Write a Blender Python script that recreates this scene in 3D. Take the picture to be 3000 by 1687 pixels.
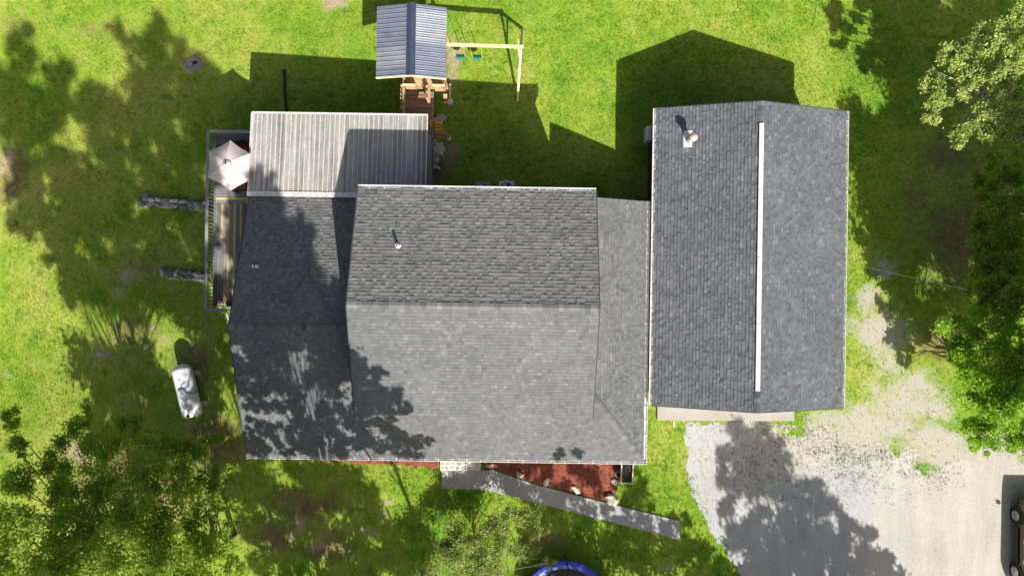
import bpy, math, random
import numpy as np
from mathutils import Vector, Matrix

for o in list(bpy.data.objects):
    bpy.data.objects.remove(o, do_unlink=True)
scene = bpy.context.scene
col = scene.collection
R = math.radians
rng = np.random.default_rng(11)
random.seed(11)

# ------------------------------------------------------------------ camera, sky, sun, exposure
H = 33.0            # drone height above the lawn
F = 2000.0          # focal length in photo pixels (24 mm on a 36 mm wide frame)
TH = R(0.85)        # the buildings stand square to the world axes, the drone is yawed a little
cam_data = bpy.data.cameras.new('camera')
cam = bpy.data.objects.new('camera', cam_data)
col.objects.link(cam)
cam.location = (0, 0, H)
cam.rotation_euler = (0, 0, TH)
cam_data.sensor_width = 36.0
cam_data.lens = 24.0
cam_data.clip_start = 0.5
cam_data.clip_end = 2000.0
scene.camera = cam

_c, _s = math.cos(TH), math.sin(TH)
def rot2(a, b):
    return a * _c - b * _s, a * _s + b * _c
SUNX, SUNY = rot2(0.386, -1.045)          # horizontal metres towards the sun per metre of height
sun_el = math.atan2(1.0, math.hypot(SUNX, SUNY))
sun_data = bpy.data.lights.new('sun', 'SUN')
sun_data.energy = 5.0
sun_data.angle = R(0.53)
sun_data.color = (1.0, 0.955, 0.88)
sun = bpy.data.objects.new('sun', sun_data)
col.objects.link(sun)
sun.rotation_euler = Vector((SUNX, SUNY, 1.0)).to_track_quat('Z', 'Y').to_euler()
sun.location = (10, -25, 40)

world = bpy.data.worlds.new('World')
scene.world = world
world.use_nodes = True
wn = world.node_tree
sky = wn.nodes.new('ShaderNodeTexSky')
sky.sky_type = 'NISHITA'
sky.sun_disc = False
sky.sun_elevation = sun_el
sky.sun_rotation = math.atan2(SUNX, SUNY)
sky.air_density = 0.9
sky.dust_density = 4.0
sky.ozone_density = 0.4
wn.links.new(sky.outputs['Color'], wn.nodes['Background'].inputs['Color'])
wn.nodes['Background'].inputs['Strength'].default_value = 0.07
scene.view_settings.view_transform = 'Standard'
scene.view_settings.look = 'None'
scene.view_settings.gamma = 1.0
scene.view_settings.exposure = 0.55
scene.view_settings.use_curve_mapping = False
scene.render.engine = 'CYCLES'
scene.cycles.max_bounces = 6
scene.cycles.transparent_max_bounces = 8

def W(px, py, z=0.0):
    """point at height z that the photograph shows at pixel (px, py)"""
    k = (H - z) / F
    x, y = rot2((px - 1500.0) * k, -(py - 843.5) * k)
    return Vector((x, y, z))

def sstep(a, b, x):
    t = np.clip((x - a) / (b - a), 0, 1)
    return t * t * (3 - 2 * t)

def terrain(x, y):
    x = np.asarray(x, float); y = np.asarray(y, float)
    t = np.clip(-(x + 0.3), 0, 24)
    g = -0.075 * t
    return g * (0.35 + 0.65 * sstep(-12, -2, y))

def Wg(px, py, dz=0.0):
    p = W(px, py, 0)
    for _ in range(3):
        p = W(px, py, float(terrain(p.x, p.y)) + dz)
    return p

# ------------------------------------------------------------------ object helpers
def tag(o, label=None, cat=None, group=None, kind=None):
    if label: o['label'] = label
    if cat: o['category'] = cat
    if group: o['group'] = group
    if kind: o['kind'] = kind
    return o

def empty(name, loc, label, cat, group=None):
    o = bpy.data.objects.new(name, None)
    col.objects.link(o)
    o.location = loc
    o.empty_display_size = 0.3
    tag(o, label, cat, group)
    return o

def origin_of(o):
    p = Vector((0, 0, 0))
    while o is not None:
        p += Vector(o.location)
        o = o.parent
    return p

class MB:
    """collects shapes in world coordinates, builds one mesh object"""
    def __init__(s):
        s.v = []; s.f = []; s.m = []; s.mi = 0
    def poly(s, pts):
        n = len(s.v); s.v += [tuple(p) for p in pts]
        s.f.append(tuple(range(n, n + len(pts)))); s.m.append(s.mi)
        return s
    def raw(s, verts, faces):
        n = len(s.v); s.v += [tuple(p) for p in verts]
        for f in faces:
            s.f.append(tuple(i + n for i in f)); s.m.append(s.mi)
        return s
    def hexa(s, b, t):
        return s.raw(list(b) + list(t), [(3, 2, 1, 0), (4, 5, 6, 7), (0, 1, 5, 4), (1, 2, 6, 5), (2, 3, 7, 6), (3, 0, 4, 7)])
    def box(s, x0, x1, y0, y1, z0, z1):
        return s.hexa([(x0, y0, z0), (x1, y0, z0), (x1, y1, z0), (x0, y1, z0)],
                      [(x0, y0, z1), (x1, y0, z1), (x1, y1, z1), (x0, y1, z1)])
    def cbox(s, x0, x1, y0, y1, z0, z1, c=0.01):
        """box with a chamfered top edge"""
        s.raw([(x0, y0, z0), (x1, y0, z0), (x1, y1, z0), (x0, y1, z0),
               (x0, y0, z1 - c), (x1, y0, z1 - c), (x1, y1, z1 - c), (x0, y1, z1 - c),
               (x0 + c, y0 + c, z1), (x1 - c, y0 + c, z1), (x1 - c, y1 - c, z1), (x0 + c, y1 - c, z1)],
              [(0, 1, 5, 4), (1, 2, 6, 5), (2, 3, 7, 6), (3, 0, 4, 7), (4, 5, 9, 8), (5, 6, 10, 9), (6, 7, 11, 10), (7, 4, 8, 11), (8, 9, 10, 11), (3, 2, 1, 0)])
        return s
    def bar(s, p, q, w, h, up=(0, 0, 1)):
        p = Vector(p); q = Vector(q)
        d = (q - p).normalized(); up = Vector(up)
        if abs(d.dot(up)) > 0.98: up = Vector((1, 0, 0))
        a = d.cross(up).normalized() * (w / 2); b = a.cross(d).normalized() * (h / 2)
        return s.hexa([p - a - b, p + a - b, p + a + b, p - a + b][::-1], [q - a - b, q + a - b, q + a + b, q - a + b][::-1])
    def tube(s, pts, r, n=8, cap=True):
        pts = [Vector(p) for p in pts]
        rs = r if isinstance(r, (list, tuple)) else [r] * len(pts)
        base = len(s.v); prev = None
        for i, p in enumerate(pts):
            d = (pts[min(i + 1, len(pts) - 1)] - pts[max(i - 1, 0)]).normalized()
            if prev is None:
                a = d.cross(Vector((0, 0, 1)))
                if a.length < 1e-3: a = d.cross(Vector((1, 0, 0)))
                a.normalize()
            else:
                a = (prev - d * prev.dot(d))
                if a.length < 1e-4: a = d.orthogonal()
                a.normalize()
            prev = a; b = d.cross(a)
            for k in range(n):
                t = 2 * math.pi * k / n
                s.v.append(tuple(p + (a * math.cos(t) + b * math.sin(t)) * rs[i]))
        for i in range(len(pts) - 1):
            for k in range(n):
                k2 = (k + 1) % n
                s.f.append((base + i * n + k, base + i * n + k2, base + (i + 1) * n + k2, base + (i + 1) * n + k)); s.m.append(s.mi)
        if cap:
            s.f.append(tuple(base + k for k in range(n))[::-1]); s.m.append(s.mi)
            s.f.append(tuple(base + (len(pts) - 1) * n + k for k in range(n))); s.m.append(s.mi)
        return s
    def lathe(s, prof, c, n=24, axis='z', cap=True):
        c = Vector(c); base = len(s.v)
        for (r, h) in prof:
            for k in range(n):
                t = 2 * math.pi * k / n
                if axis == 'z': p = Vector((r * math.cos(t), r * math.sin(t), h))
                elif axis == 'x': p = Vector((h, r * math.cos(t), r * math.sin(t)))
                else: p = Vector((r * math.cos(t), h, r * math.sin(t)))
                s.v.append(tuple(c + p))
        for i in range(len(prof) - 1):
            for k in range(n):
                k2 = (k + 1) % n
                s.f.append((base + i * n + k, base + i * n + k2, base + (i + 1) * n + k2, base + (i + 1) * n + k)); s.m.append(s.mi)
        if cap and prof[0][0] > 1e-4:
            s.f.append(tuple(base + k for k in range(n))[::-1]); s.m.append(s.mi)
        if cap and prof[-1][0] > 1e-4:
            s.f.append(tuple(base + (len(prof) - 1) * n + k for k in range(n))); s.m.append(s.mi)
        return s
    def prism(s, pts, z0, z1):
        """pts counter-clockwise (x, y); z0/z1 numbers or functions of (x, y)"""
        n = len(pts); base = len(s.v)
        fz0 = z0 if callable(z0) else (lambda x, y: z0); fz1 = z1 if callable(z1) else (lambda x, y: z1)
        s.v += [(p[0], p[1], fz0(p[0], p[1])) for p in pts] + [(p[0], p[1], fz1(p[0], p[1])) for p in pts]
        s.f.append(tuple(range(base, base + n))[::-1]); s.m.append(s.mi)
        s.f.append(tuple(range(base + n, base + 2 * n))); s.m.append(s.mi)
        for k in range(n):
            k2 = (k + 1) % n
            s.f.append((base + k, base + k2, base + n + k2, base + n + k)); s.m.append(s.mi)
        return s
    def rock(s, c, rx, ry, rz, seed=0, nu=9, nv=6, rough=0.22, rotz=0.0):
        r = random.Random(seed); c = Vector(c); base = len(s.v)
        ph = [(r.uniform(1, 3), r.uniform(0, 6.28), r.uniform(1, 3), r.uniform(0, 6.28)) for _ in range(3)]
        for i in range(nv + 1):
            v = math.pi * i / nv
            for k in range(nu):
                u = 2 * math.pi * k / nu
                d = 1.0 + rough * (r.random() - 0.5) if 0 < i < nv else 1.0
                for (f1, p1, f2, p2) in ph: d += rough * 0.35 * math.sin(f1 * u + p1) * math.sin(f2 * v + p2)
                x, y, z = math.sin(v) * math.cos(u) * rx * d, math.sin(v) * math.sin(u) * ry * d, math.cos(v) * rz * d
                z = max(-rz, min(z, rz * 0.72))
                s.v.append((c.x + x * math.cos(rotz) - y * math.sin(rotz), c.y + x * math.sin(rotz) + y * math.cos(rotz), c.z + z))
        for i in range(nv):
            for k in range(nu):
                k2 = (k + 1) % nu
                s.f.append((base + i * nu + k, base + (i + 1) * nu + k, base + (i + 1) * nu + k2, base + i * nu + k2)); s.m.append(s.mi)
        return s
    def build(s, name, mats, parent=None, smooth=False, label=None, kind=None, at=None):
        me = bpy.data.meshes.new(name)
        org = Vector(at) if at is not None else (origin_of(parent) if parent is not None else None)
        if org is None:
            vs = np.array(s.v); org = Vector(((vs[:, 0].min() + vs[:, 0].max()) / 2, (vs[:, 1].min() + vs[:, 1].max()) / 2, vs[:, 2].min()))
        me.from_pydata([(p[0] - org.x, p[1] - org.y, p[2] - org.z) for p in s.v], [], s.f)
        for m in (mats if isinstance(mats, (list, tuple)) else [mats]): me.materials.append(m)
        if any(s.m): me.polygons.foreach_set('material_index', s.m)
        if smooth: me.polygons.foreach_set('use_smooth', [True] * len(me.polygons))
        me.update()
        o = bpy.data.objects.new(name, me)
        col.objects.link(o)
        if parent is not None:
            o.parent = parent
            o.location = org - origin_of(parent)
        else:
            o.location = org
        if label: o['label'] = label
        if kind: o['kind'] = kind
        return o

def bulk_mesh(name, verts, nper, mat, parent=None, attr=None, attr_name='shade', smooth=False, loc=None):
    """verts (n, nper, 3): n separate polygons of nper corners"""
    n = verts.shape[0]
    org = np.array(origin_of(parent) if parent is not None else (loc if loc is not None else (0, 0, 0)))
    me = bpy.data.meshes.new(name)
    me.vertices.add(n * nper)
    me.vertices.foreach_set('co', (verts.reshape(-1, 3) - org).astype(np.float32).ravel())
    me.loops.add(n * nper)
    me.loops.foreach_set('vertex_index', np.arange(n * nper, dtype=np.int32))
    me.polygons.add(n)
    me.polygons.foreach_set('loop_start', np.arange(0, n * nper, nper, dtype=np.int32))
    me.polygons.foreach_set('loop_total', np.full(n, nper, dtype=np.int32))
    if attr is not None:
        a = me.attributes.new(attr_name, 'FLOAT', 'FACE')
        a.data.foreach_set('value', np.asarray(attr, np.float32))
    me.materials.append(mat)
    me.update(calc_edges=True)
    o = bpy.data.objects.new(name, me)
    col.objects.link(o)
    if parent is not None: o.parent = parent
    elif loc is not None: o.location = loc
    return o

def copy_of(o, parent, loc=None):
    c = o.copy(); col.objects.link(c); c.parent = parent
    if loc is not None: c.location = loc
    return c

# ------------------------------------------------------------------ materials
class NT:
    def __init__(s, name):
        s.mat = bpy.data.materials.new(name); s.mat.use_nodes = True
        s.t = s.mat.node_tree; s.t.nodes.clear()
        s.out = s.t.nodes.new('ShaderNodeOutputMaterial')
    def n(s, typ, inp=None, **kw):
        nd = s.t.nodes.new('ShaderNode' + typ)
        for k, v in kw.items(): setattr(nd, k, v)
        for k, v in (inp or {}).items(): s.set(nd.inputs[k], v)
        return nd
    def set(s, sock, v):
        if isinstance(v, bpy.types.NodeSocket): s.t.links.new(v, sock)
        elif isinstance(v, bpy.types.Node): s.t.links.new(v.outputs[0], sock)
        elif hasattr(v, '__len__') and len(v) == 3 and sock.type == 'RGBA': sock.default_value = (*v, 1)
        else: sock.default_value = v
    def pos(s): return s.n('NewGeometry').outputs['Position']
    def mapped(s, scale, src=None):
        return s.n('Mapping', {'Vector': src or s.pos(), 'Scale': scale}).outputs[0]
    def noise(s, scale, detail=4, rough=0.55, vec=None, dist=0.0):
        return s.n('TexNoise', {'Vector': vec or s.pos(), 'Scale': scale, 'Detail': detail, 'Roughness': rough, 'Distortion': dist}).outputs['Fac']
    def ramp(s, fac, stops, interp='LINEAR'):
        nd = s.n('ValToRGB', {'Fac': fac}); cr = nd.color_ramp; cr.interpolation = interp
        while len(cr.elements) < len(stops): cr.elements.new(0.5)
        for e, (p, c) in zip(cr.elements, stops):
            e.position = p; e.color = (*c, 1) if hasattr(c, '__len__') else (c, c, c, 1)
        return nd.outputs[0]
    def mix(s, f, a, b, mode='MIX'):
        nd = s.n('Mix', data_type='RGBA', blend_type=mode)
        s.set(nd.inputs[0], f); s.set(nd.inputs[6], a); s.set(nd.inputs[7], b)
        return nd.outputs[2]
    def math(s, op, a, b=0.0, c=None, clamp=False):
        nd = s.n('Math', operation=op, use_clamp=clamp); s.set(nd.inputs[0], a); s.set(nd.inputs[1], b)
        if c is not None: s.set(nd.inputs[2], c)
        return nd.outputs[0]
    def attr(s, name): return s.n('Attribute', attribute_name=name).outputs['Fac']
    def bump(s, h, strength=0.3, dist=0.02):
        return s.n('Bump', {'Height': h, 'Strength': strength, 'Distance': dist}).outputs[0]
    def pbr(s, color, rough=0.7, metal=0.0, normal=None, spec=0.5, **kw):
        p = s.n('BsdfPrincipled', {'Base Color': color, 'Roughness': rough, 'Metallic': metal, 'Specular IOR Level': spec})
        for k, v in kw.items(): s.set(p.inputs[k], v)
        if normal is not None: s.set(p.inputs['Normal'], normal)
        s.t.links.new(p.outputs[0], s.out.inputs['Surface'])
        return s.mat

def plain(name, color, rough=0.6, metal=0.0, var=0.18, scale=6.0, bump=0.0, spec=0.5, fine=60.0):
    t = NT(name)
    a = t.noise(scale, 5)
    b = t.noise(fine, 3)
    f = t.math('ADD', t.math('MULTIPLY', a, 0.65), t.math('MULTIPLY', b, 0.35))
    dark = tuple(c * (1 - var * 1.6) for c in color); light = tuple(min(1, c * (1 + var)) for c in color)
    c = t.ramp(f, [(0.3, dark), (0.7, light)])
    nm = t.bump(b, bump, 0.01) if bump else None
    return t.pbr(c, rough, metal, nm, spec)

def shingle_material(name, dark, mid, light, tint_n=None):
    t = NT(name)
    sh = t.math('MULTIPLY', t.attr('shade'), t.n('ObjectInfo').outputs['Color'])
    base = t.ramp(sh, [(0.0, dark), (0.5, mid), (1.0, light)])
    gran = t.noise(95, 2, 0.7)
    blot = t.noise(0.5, 5, 0.6)
    streak = t.noise(1.6, 4, 0.6, t.mapped((1.0, 1.0, 1.0)))
    k = t.math('ADD', t.math('MULTIPLY', gran, 0.42), t.math('ADD', t.math('MULTIPLY', blot, 0.42), t.math('MULTIPLY', streak, 0.28)))
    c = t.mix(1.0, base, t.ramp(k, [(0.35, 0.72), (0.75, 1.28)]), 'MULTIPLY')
    if tint_n is not None:   # north-facing slopes of the house roof, tinted lighter and warmer
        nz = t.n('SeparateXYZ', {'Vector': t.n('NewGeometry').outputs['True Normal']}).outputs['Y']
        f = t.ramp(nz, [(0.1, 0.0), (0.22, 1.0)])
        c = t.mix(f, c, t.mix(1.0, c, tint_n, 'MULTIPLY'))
    return t.pbr(c, 0.92, 0, t.bump(gran, 0.25, 0.006), 0.25)

M = {}
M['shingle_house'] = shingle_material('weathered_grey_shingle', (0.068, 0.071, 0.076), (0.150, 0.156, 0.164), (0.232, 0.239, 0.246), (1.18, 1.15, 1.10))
M['shingle_garage'] = shingle_material('slate_grey_shingle', (0.055, 0.058, 0.066), (0.124, 0.130, 0.142), (0.205, 0.213, 0.228))
M['white'] = plain('white_painted_metal', (0.66, 0.65, 0.63), 0.45, 0, 0.10, 3)
M['wall'] = plain('dark_red_siding', (0.085, 0.03, 0.026), 0.8, 0, 0.2, 4)
M['concrete'] = None

def concrete_material(name, base, stain):
    t = NT(name)
    a = t.noise(0.9, 6, 0.65); b = t.noise(9, 5, 0.7); g = t.noise(90, 2)
    f = t.math('ADD', t.math('MULTIPLY', a, 0.5), t.math('ADD', t.math('MULTIPLY', b, 0.3), t.math('MULTIPLY', g, 0.2)))
    c = t.ramp(f, [(0.3, stain), (0.55, base), (0.75, tuple(min(1, x * 1.15) for x in base))])
    return t.pbr(c, 0.9, 0, t.bump(g, 0.2, 0.005), 0.3)
M['concrete'] = concrete_material('grey_concrete', (0.42, 0.415, 0.40), (0.29, 0.285, 0.275))
M['apron'] = concrete_material('pale_concrete', (0.40, 0.38, 0.34), (0.31, 0.28, 0.245))

def streaky_metal(name):
    t = NT(name)
    p = t.pos()
    st = t.noise(1.0, 5, 0.65, t.mapped((7.5, 0.25, 0.25), p), 0.3)
    wide = t.noise(1.0, 3, 0.5, t.mapped((1.6, 0.12, 0.3), p))
    fine = t.noise(1.0, 4, 0.7, t.mapped((38, 1.2, 1.2), p))
    blot = t.noise(2.6, 5, 0.6)
    f = t.math('ADD', t.math('MULTIPLY', st, 0.45), t.math('ADD', t.math('MULTIPLY', fine, 0.25), t.math('ADD', t.math('MULTIPLY', wide, 0.25), t.math('MULTIPLY', blot, 0.12))))
    c = t.ramp(f, [(0.42, (0.20, 0.18, 0.155)), (0.50, (0.31, 0.288, 0.255)), (0.57, (0.42, 0.398, 0.36)), (0.68, (0.60, 0.58, 0.54))])
    return t.pbr(c, 0.55, 0.15, None, 0.4)
M['porch_metal'] = streaky_metal('weathered_sheet_metal')
M['rib'] = plain('worn_white_rib', (0.74, 0.72, 0.68), 0.5, 0.1, 0.25, 8)
M['blue_metal'] = plain('slate_blue_sheet_metal', (0.25, 0.28, 0.345), 0.34, 0.4, 0.14, 2.0)
M['blue_cap'] = plain('dark_blue_ridge_metal', (0.075, 0.095, 0.15), 0.35, 0.4, 0.14, 2.0)
M['faded_glint_metal'] = plain('faded_and_glint_sheet_metal', (0.42, 0.45, 0.48), 0.35, 0.5, 0.16, 1.5)

def wood_material(name, c0, c1, scale=(3, 60, 60), rough=0.85):
    t = NT(name)
    g = t.noise(1.0, 5, 0.6, t.mapped(scale, t.n('TexCoord').outputs['Object']))
    l = t.noise(2.2, 3)
    rnd = t.n('ObjectInfo').outputs['Random']
    f = t.math('ADD', t.math('MULTIPLY', g, 0.5), t.math('ADD', t.math('MULTIPLY', l, 0.25), t.math('MULTIPLY', rnd, 0.3)))
    c = t.ramp(f, [(0.3, c0), (0.75, c1)])
    return t.pbr(c, rough, 0, t.bump(g, 0.15, 0.004), 0.25)
M['deck_x'] = wood_material('weathered_deck_board', (0.10, 0.105, 0.115), (0.27, 0.27, 0.28), (2, 45, 45))
M['deck_y'] = wood_material('weathered_deck_plank', (0.11, 0.11, 0.115), (0.30, 0.29, 0.28), (45, 2, 45))
M['yellow_wood_x'] = wood_material('new_pine_board', (0.42, 0.31, 0.13), (0.60, 0.47, 0.22), (2, 40, 40))
M['yellow_wood_y'] = wood_material('new_pine_plank', (0.42, 0.32, 0.16), (0.60, 0.48, 0.26), (40, 2, 40))
M['rail_wood'] = wood_material('grey_rail_wood', (0.20, 0.21, 0.20), (0.40, 0.40, 0.37), (12, 12, 12))
M['cedar'] = wood_material('cedar_board', (0.36, 0.21, 0.10), (0.62, 0.43, 0.25), (14, 14, 14))
M['ramp_wood'] = wood_material('stained_ramp_plank', (0.20, 0.125, 0.085), (0.36, 0.24, 0.165), (2, 40, 40))
M['beam_wood'] = wood_material('pale_timber', (0.60, 0.50, 0.29), (0.78, 0.69, 0.46), (10, 10, 10))
M['stone'] = None

def stone_material(name, c0, c1, c2):
    t = NT(name)
    a = t.noise(5, 6, 0.65); b = t.noise(40, 3)
    rnd = t.n('ObjectInfo').outputs['Random']
    f = t.math('ADD', t.math('MULTIPLY', a, 0.5), t.math('ADD', t.math('MULTIPLY', b, 0.2), t.math('MULTIPLY', rnd, 0.5)))
    c = t.ramp(f, [(0.33, c0), (0.58, c1), (0.85, c2)])
    return t.pbr(c, 0.9, 0, t.bump(t.noise(30, 4), 0.5, 0.015), 0.25)
M['wall_stone'] = stone_material('mossy_fieldstone', (0.10, 0.115, 0.075), (0.30, 0.29, 0.26), (0.66, 0.65, 0.61))
M['pale_stone'] = stone_material('pale_boulder', (0.42, 0.37, 0.28), (0.55, 0.48, 0.37), (0.70, 0.64, 0.53))
M['flag_stone'] = stone_material('tan_flagstone', (0.34, 0.28, 0.19), (0.48, 0.42, 0.32), (0.66, 0.62, 0.55))
M['mortar'] = plain('white_mortar', (0.70, 0.68, 0.63), 0.9, 0, 0.12, 6)
M['mulch'] = None
t = NT('red_bark_mulch')
_v = t.n('TexVoronoi', {'Vector': t.mapped((1, 1, 1)), 'Scale': 22.0, 'Randomness': 1.0})
_f = t.math('ADD', t.math('MULTIPLY', _v.outputs['Distance'], 0.55), t.math('MULTIPLY', t.noise(6, 5), 0.6))
M['mulch'] = t.pbr(t.ramp(_f, [(0.25, (0.08, 0.022, 0.015)), (0.5, (0.20, 0.056, 0.038)), (0.8, (0.36, 0.135, 0.085))]), 0.95, 0, t.bump(_f, 0.9, 0.03), 0.1)

# grass and ground: one colour field in world space, shared by the turf sheet and the blades on it
def grass_colour(t, vivid=1.0):
    big = t.noise(0.16, 4, 0.6); mid = t.noise(0.75, 5, 0.65); small = t.noise(5.5, 4, 0.7)
    sep = t.n('SeparateXYZ', {'Vector': t.pos()})
    west = t.math('MULTIPLY', t.n('MapRange', {'Value': sep.outputs['X'], 'From Min': 2.0, 'From Max': -22.0}).outputs[0], 0.035)
    f = t.math('ADD', t.math('ADD', t.math('MULTIPLY', big, 0.42), west), t.math('ADD', t.math('MULTIPLY', mid, 0.34), t.math('MULTIPLY', small, 0.24)))
    f = t.math('ADD', t.math('MULTIPLY', f, 1.45), -0.165)
    c = t.ramp(f, [(0.34, (0.075 * vivid, 0.200 * vivid, 0.020)), (0.47, (0.155 * vivid, 0.300 * vivid, 0.028)), (0.57, (0.245 * vivid, 0.365 * vivid, 0.040)), (0.70, (0.37 * vivid, 0.41 * vivid, 0.085))])
    clover = t.ramp(t.noise(1.25, 5, 0.7), [(0.56, 0.0), (0.68, 0.75)])
    c = t.mix(clover, c, (0.085 * vivid, 0.215 * vivid, 0.035))
    thatch = t.ramp(t.noise(4.2, 5, 0.8), [(0.57, 0.0), (0.72, 0.85)])
    c = t.mix(thatch, c, (0.36 * vivid, 0.315 * vivid, 0.135))
    return c

t = NT('lawn_ground')
gc = grass_colour(t)
fine = t.noise(24, 4, 0.75); finer = t.noise(70, 2, 0.7)
tex = t.math('ADD', t.math('MULTIPLY', fine, 0.6), t.math('MULTIPLY', finer, 0.4))
gc = t.mix(1.0, gc, t.ramp(tex, [(0.32, 0.35), (0.52, 1.0), (0.72, 1.6)]), 'MULTIPLY')
edge = t.noise(3.2, 6, 0.75); edge2 = t.noise(14, 3, 0.7)
en = t.math('ADD', t.math('MULTIPLY', edge, 0.7), t.math('MULTIPLY', edge2, 0.5))
def masked(name, lo=0.52, hi=0.70):
    return t.ramp(t.math('ADD', t.math('MULTIPLY', t.attr(name), 0.62), t.math('SUBTRACT', t.math('MULTIPLY', en, 1.15), 0.62)), [(0.40, 0.0), (0.66, 1.0)])
litter = t.ramp(t.noise(16, 5, 0.75), [(0.3, (0.10, 0.062, 0.032)), (0.55, (0.21, 0.145, 0.085)), (0.75, (0.34, 0.26, 0.17))])
dirt = t.ramp(t.noise(9, 5, 0.7), [(0.3, (0.30, 0.21, 0.13)), (0.6, (0.46, 0.36, 0.25)), (0.8, (0.56, 0.46, 0.35))])
sand = t.ramp(t.noise(11, 5, 0.75), [(0.3, (0.33, 0.295, 0.24)), (0.55, (0.47, 0.435, 0.37)), (0.8, (0.58, 0.55, 0.485))])
c = t.mix(masked('litter'), gc, litter)
c = t.mix(masked('dirt'), c, dirt)
c = t.mix(masked('sand'), c, sand)
M['ground'] = t.pbr(c, 1.0, 0, t.bump(tex, 0.55, 0.05), 0.0)

t = NT('grass_blade')
gb = grass_colour(t, 1.25)
d = t.n('BsdfDiffuse', {'Color': gb}); tr = t.n('BsdfTranslucent', {'Color': gb})
mx = t.n('MixShader', {0: 0.35, 1: d.outputs[0], 2: tr.outputs[0]})
t.t.links.new(mx.outputs[0], t.out.inputs['Surface']); M['blade'] = t.mat

t = NT('dull_weed_blade')
wc = t.ramp(t.noise(2.0, 3), [(0.35, (0.11, 0.14, 0.035)), (0.65, (0.24, 0.27, 0.075))])
M['weed'] = t.pbr(wc, 0.9, 0, None, 0.1)
t = NT('crushed_gravel')
vor = t.n('TexVoronoi', {'Vector': t.pos(), 'Scale': 34.0, 'Randomness': 1.0})
g1 = t.noise(60, 3, 0.7); g2 = t.noise(0.45, 5, 0.6); g3 = t.noise(8.5, 6, 0.8)
warm = t.noise(1.0, 4, 0.6, t.mapped((0.22, 0.13, 1.0)), 0.6)
rut = t.noise(1.0, 4, 0.6, t.n('Mapping', {'Vector': t.pos(), 'Rotation': (0, 0, 0.75), 'Scale': (1.5, 0.16, 1.0)}).outputs[0], 0.8)
f = t.math('ADD', t.math('ADD', t.math('MULTIPLY', vor.outputs['Distance'], 0.22), t.math('MULTIPLY', t.math('SUBTRACT', rut, 0.5), 0.30)), t.math('ADD', t.math('MULTIPLY', g1, 0.25), t.math('ADD', t.math('MULTIPLY', g2, 0.25), t.math('MULTIPLY', t.math('SUBTRACT', t.math('MULTIPLY', g3, 2.0), 0.5), 0.3))))
gr = t.ramp(f, [(0.26, (0.19, 0.19, 0.19)), (0.42, (0.36, 0.36, 0.355)), (0.62, (0.50, 0.50, 0.495))])
sx = t.n('SeparateXYZ', {'Vector': t.pos()})
east = t.n('MapRange', {'Value': sx.outputs['X'], 'From Min': 16.0, 'From Max': 22.5}).outputs[0]
north = t.math('MULTIPLY', t.n('MapRange', {'Value': sx.outputs['Y'], 'From Min': -9.5, 'From Max': -7.2}).outputs[0], t.n('MapRange', {'Value': sx.outputs['X'], 'From Min': 11.0, 'From Max': 14.0}).outputs[0])
east = t.math('MAXIMUM', east, north)
wf = t.math('MULTIPLY', t.ramp(t.math('ADD', warm, t.math('MULTIPLY', east, 0.35)), [(0.52, 0.0), (0.74, 1.0)]), 0.85)
gr = t.mix(wf, gr, t.ramp(f, [(0.26, (0.24, 0.215, 0.17)), (0.42, (0.40, 0.37, 0.31)), (0.62, (0.53, 0.50, 0.44))]))
M['gravel'] = t.pbr(gr, 0.95, 0, t.bump(t.math('ADD', vor.outputs['Distance'], g1), 0.5, 0.02), 0.15)

def leaf_material(name, dark, mid, light, trans=0.38):
    t = NT(name)
    tint = t.attr('tint'); nz = t.noise(0.7, 3)
    f = t.math('ADD', t.math('MULTIPLY', tint, 0.7), t.math('MULTIPLY', nz, 0.4))
    c = t.ramp(f, [(0.15, dark), (0.5, mid), (0.9, light)])
    d = t.n('BsdfPrincipled', {'Base Color': c, 'Roughness': 0.5, 'Specular IOR Level': 0.35})
    tr = t.n('BsdfTranslucent', {'Color': t.mix(1.0, c, (1.15, 1.25, 0.6), 'MULTIPLY')})
    mx = t.n('MixShader', {0: trans, 1: d.outputs[0], 2: tr.outputs[0]})
    t.t.links.new(mx.outputs[0], t.out.inputs['Surface'])
    return t.mat
M['leaf_oak'] = leaf_material('dark_oak_leaf', (0.16, 0.25, 0.024), (0.30, 0.42, 0.05), (0.48, 0.58, 0.12), .52)
M['leaf_bright'] = leaf_material('bright_green_leaf', (0.16, 0.28, 0.022), (0.30, 0.50, 0.042), (0.48, 0.64, 0.11), .55)
M['leaf_yellow'] = leaf_material('yellowing_leaf', (0.18, 0.27, 0.045), (0.38, 0.47, 0.11), (0.62, 0.64, 0.24), 0.38)
M['leaf_olive'] = leaf_material('olive_leaf', (0.17, 0.22, 0.05), (0.32, 0.38, 0.10), (0.52, 0.56, 0.22), 0.45)
M['bark'] = plain('grey_bark', (0.17, 0.145, 0.115), 0.95, 0, 0.35, 7, 0.4)
M['pale_bark'] = plain('pale_grey_bark', (0.42, 0.39, 0.35), 0.95, 0, 0.3, 7, 0.3)
M['tank'] = plain('chalky_white_tank_paint', (0.80, 0.82, 0.85), 0.4, 0, 0.08, 2.5)
M['black_plastic'] = plain('black_plastic', (0.018, 0.018, 0.02), 0.5, 0, 0.2, 5)
M['dark_hole'] = plain('dark_interior', (0.008, 0.008, 0.009), 0.9, 0, 0.1, 5)
M['grey_metal'] = plain('light_grey_enamel', (0.72, 0.73, 0.76), 0.5, 0, 0.1, 4)
M['dull_grey'] = plain('dull_grey_enamel', (0.34, 0.345, 0.375), 0.5, 0, 0.1, 4)
M['dark_metal'] = plain('dark_grille_metal', (0.045, 0.05, 0.062), 0.5, 0.3, 0.2, 8)
M['blue_vinyl'] = plain('blue_vinyl_pad', (0.035, 0.06, 0.50), 0.4, 0, 0.15, 2.5)
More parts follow.
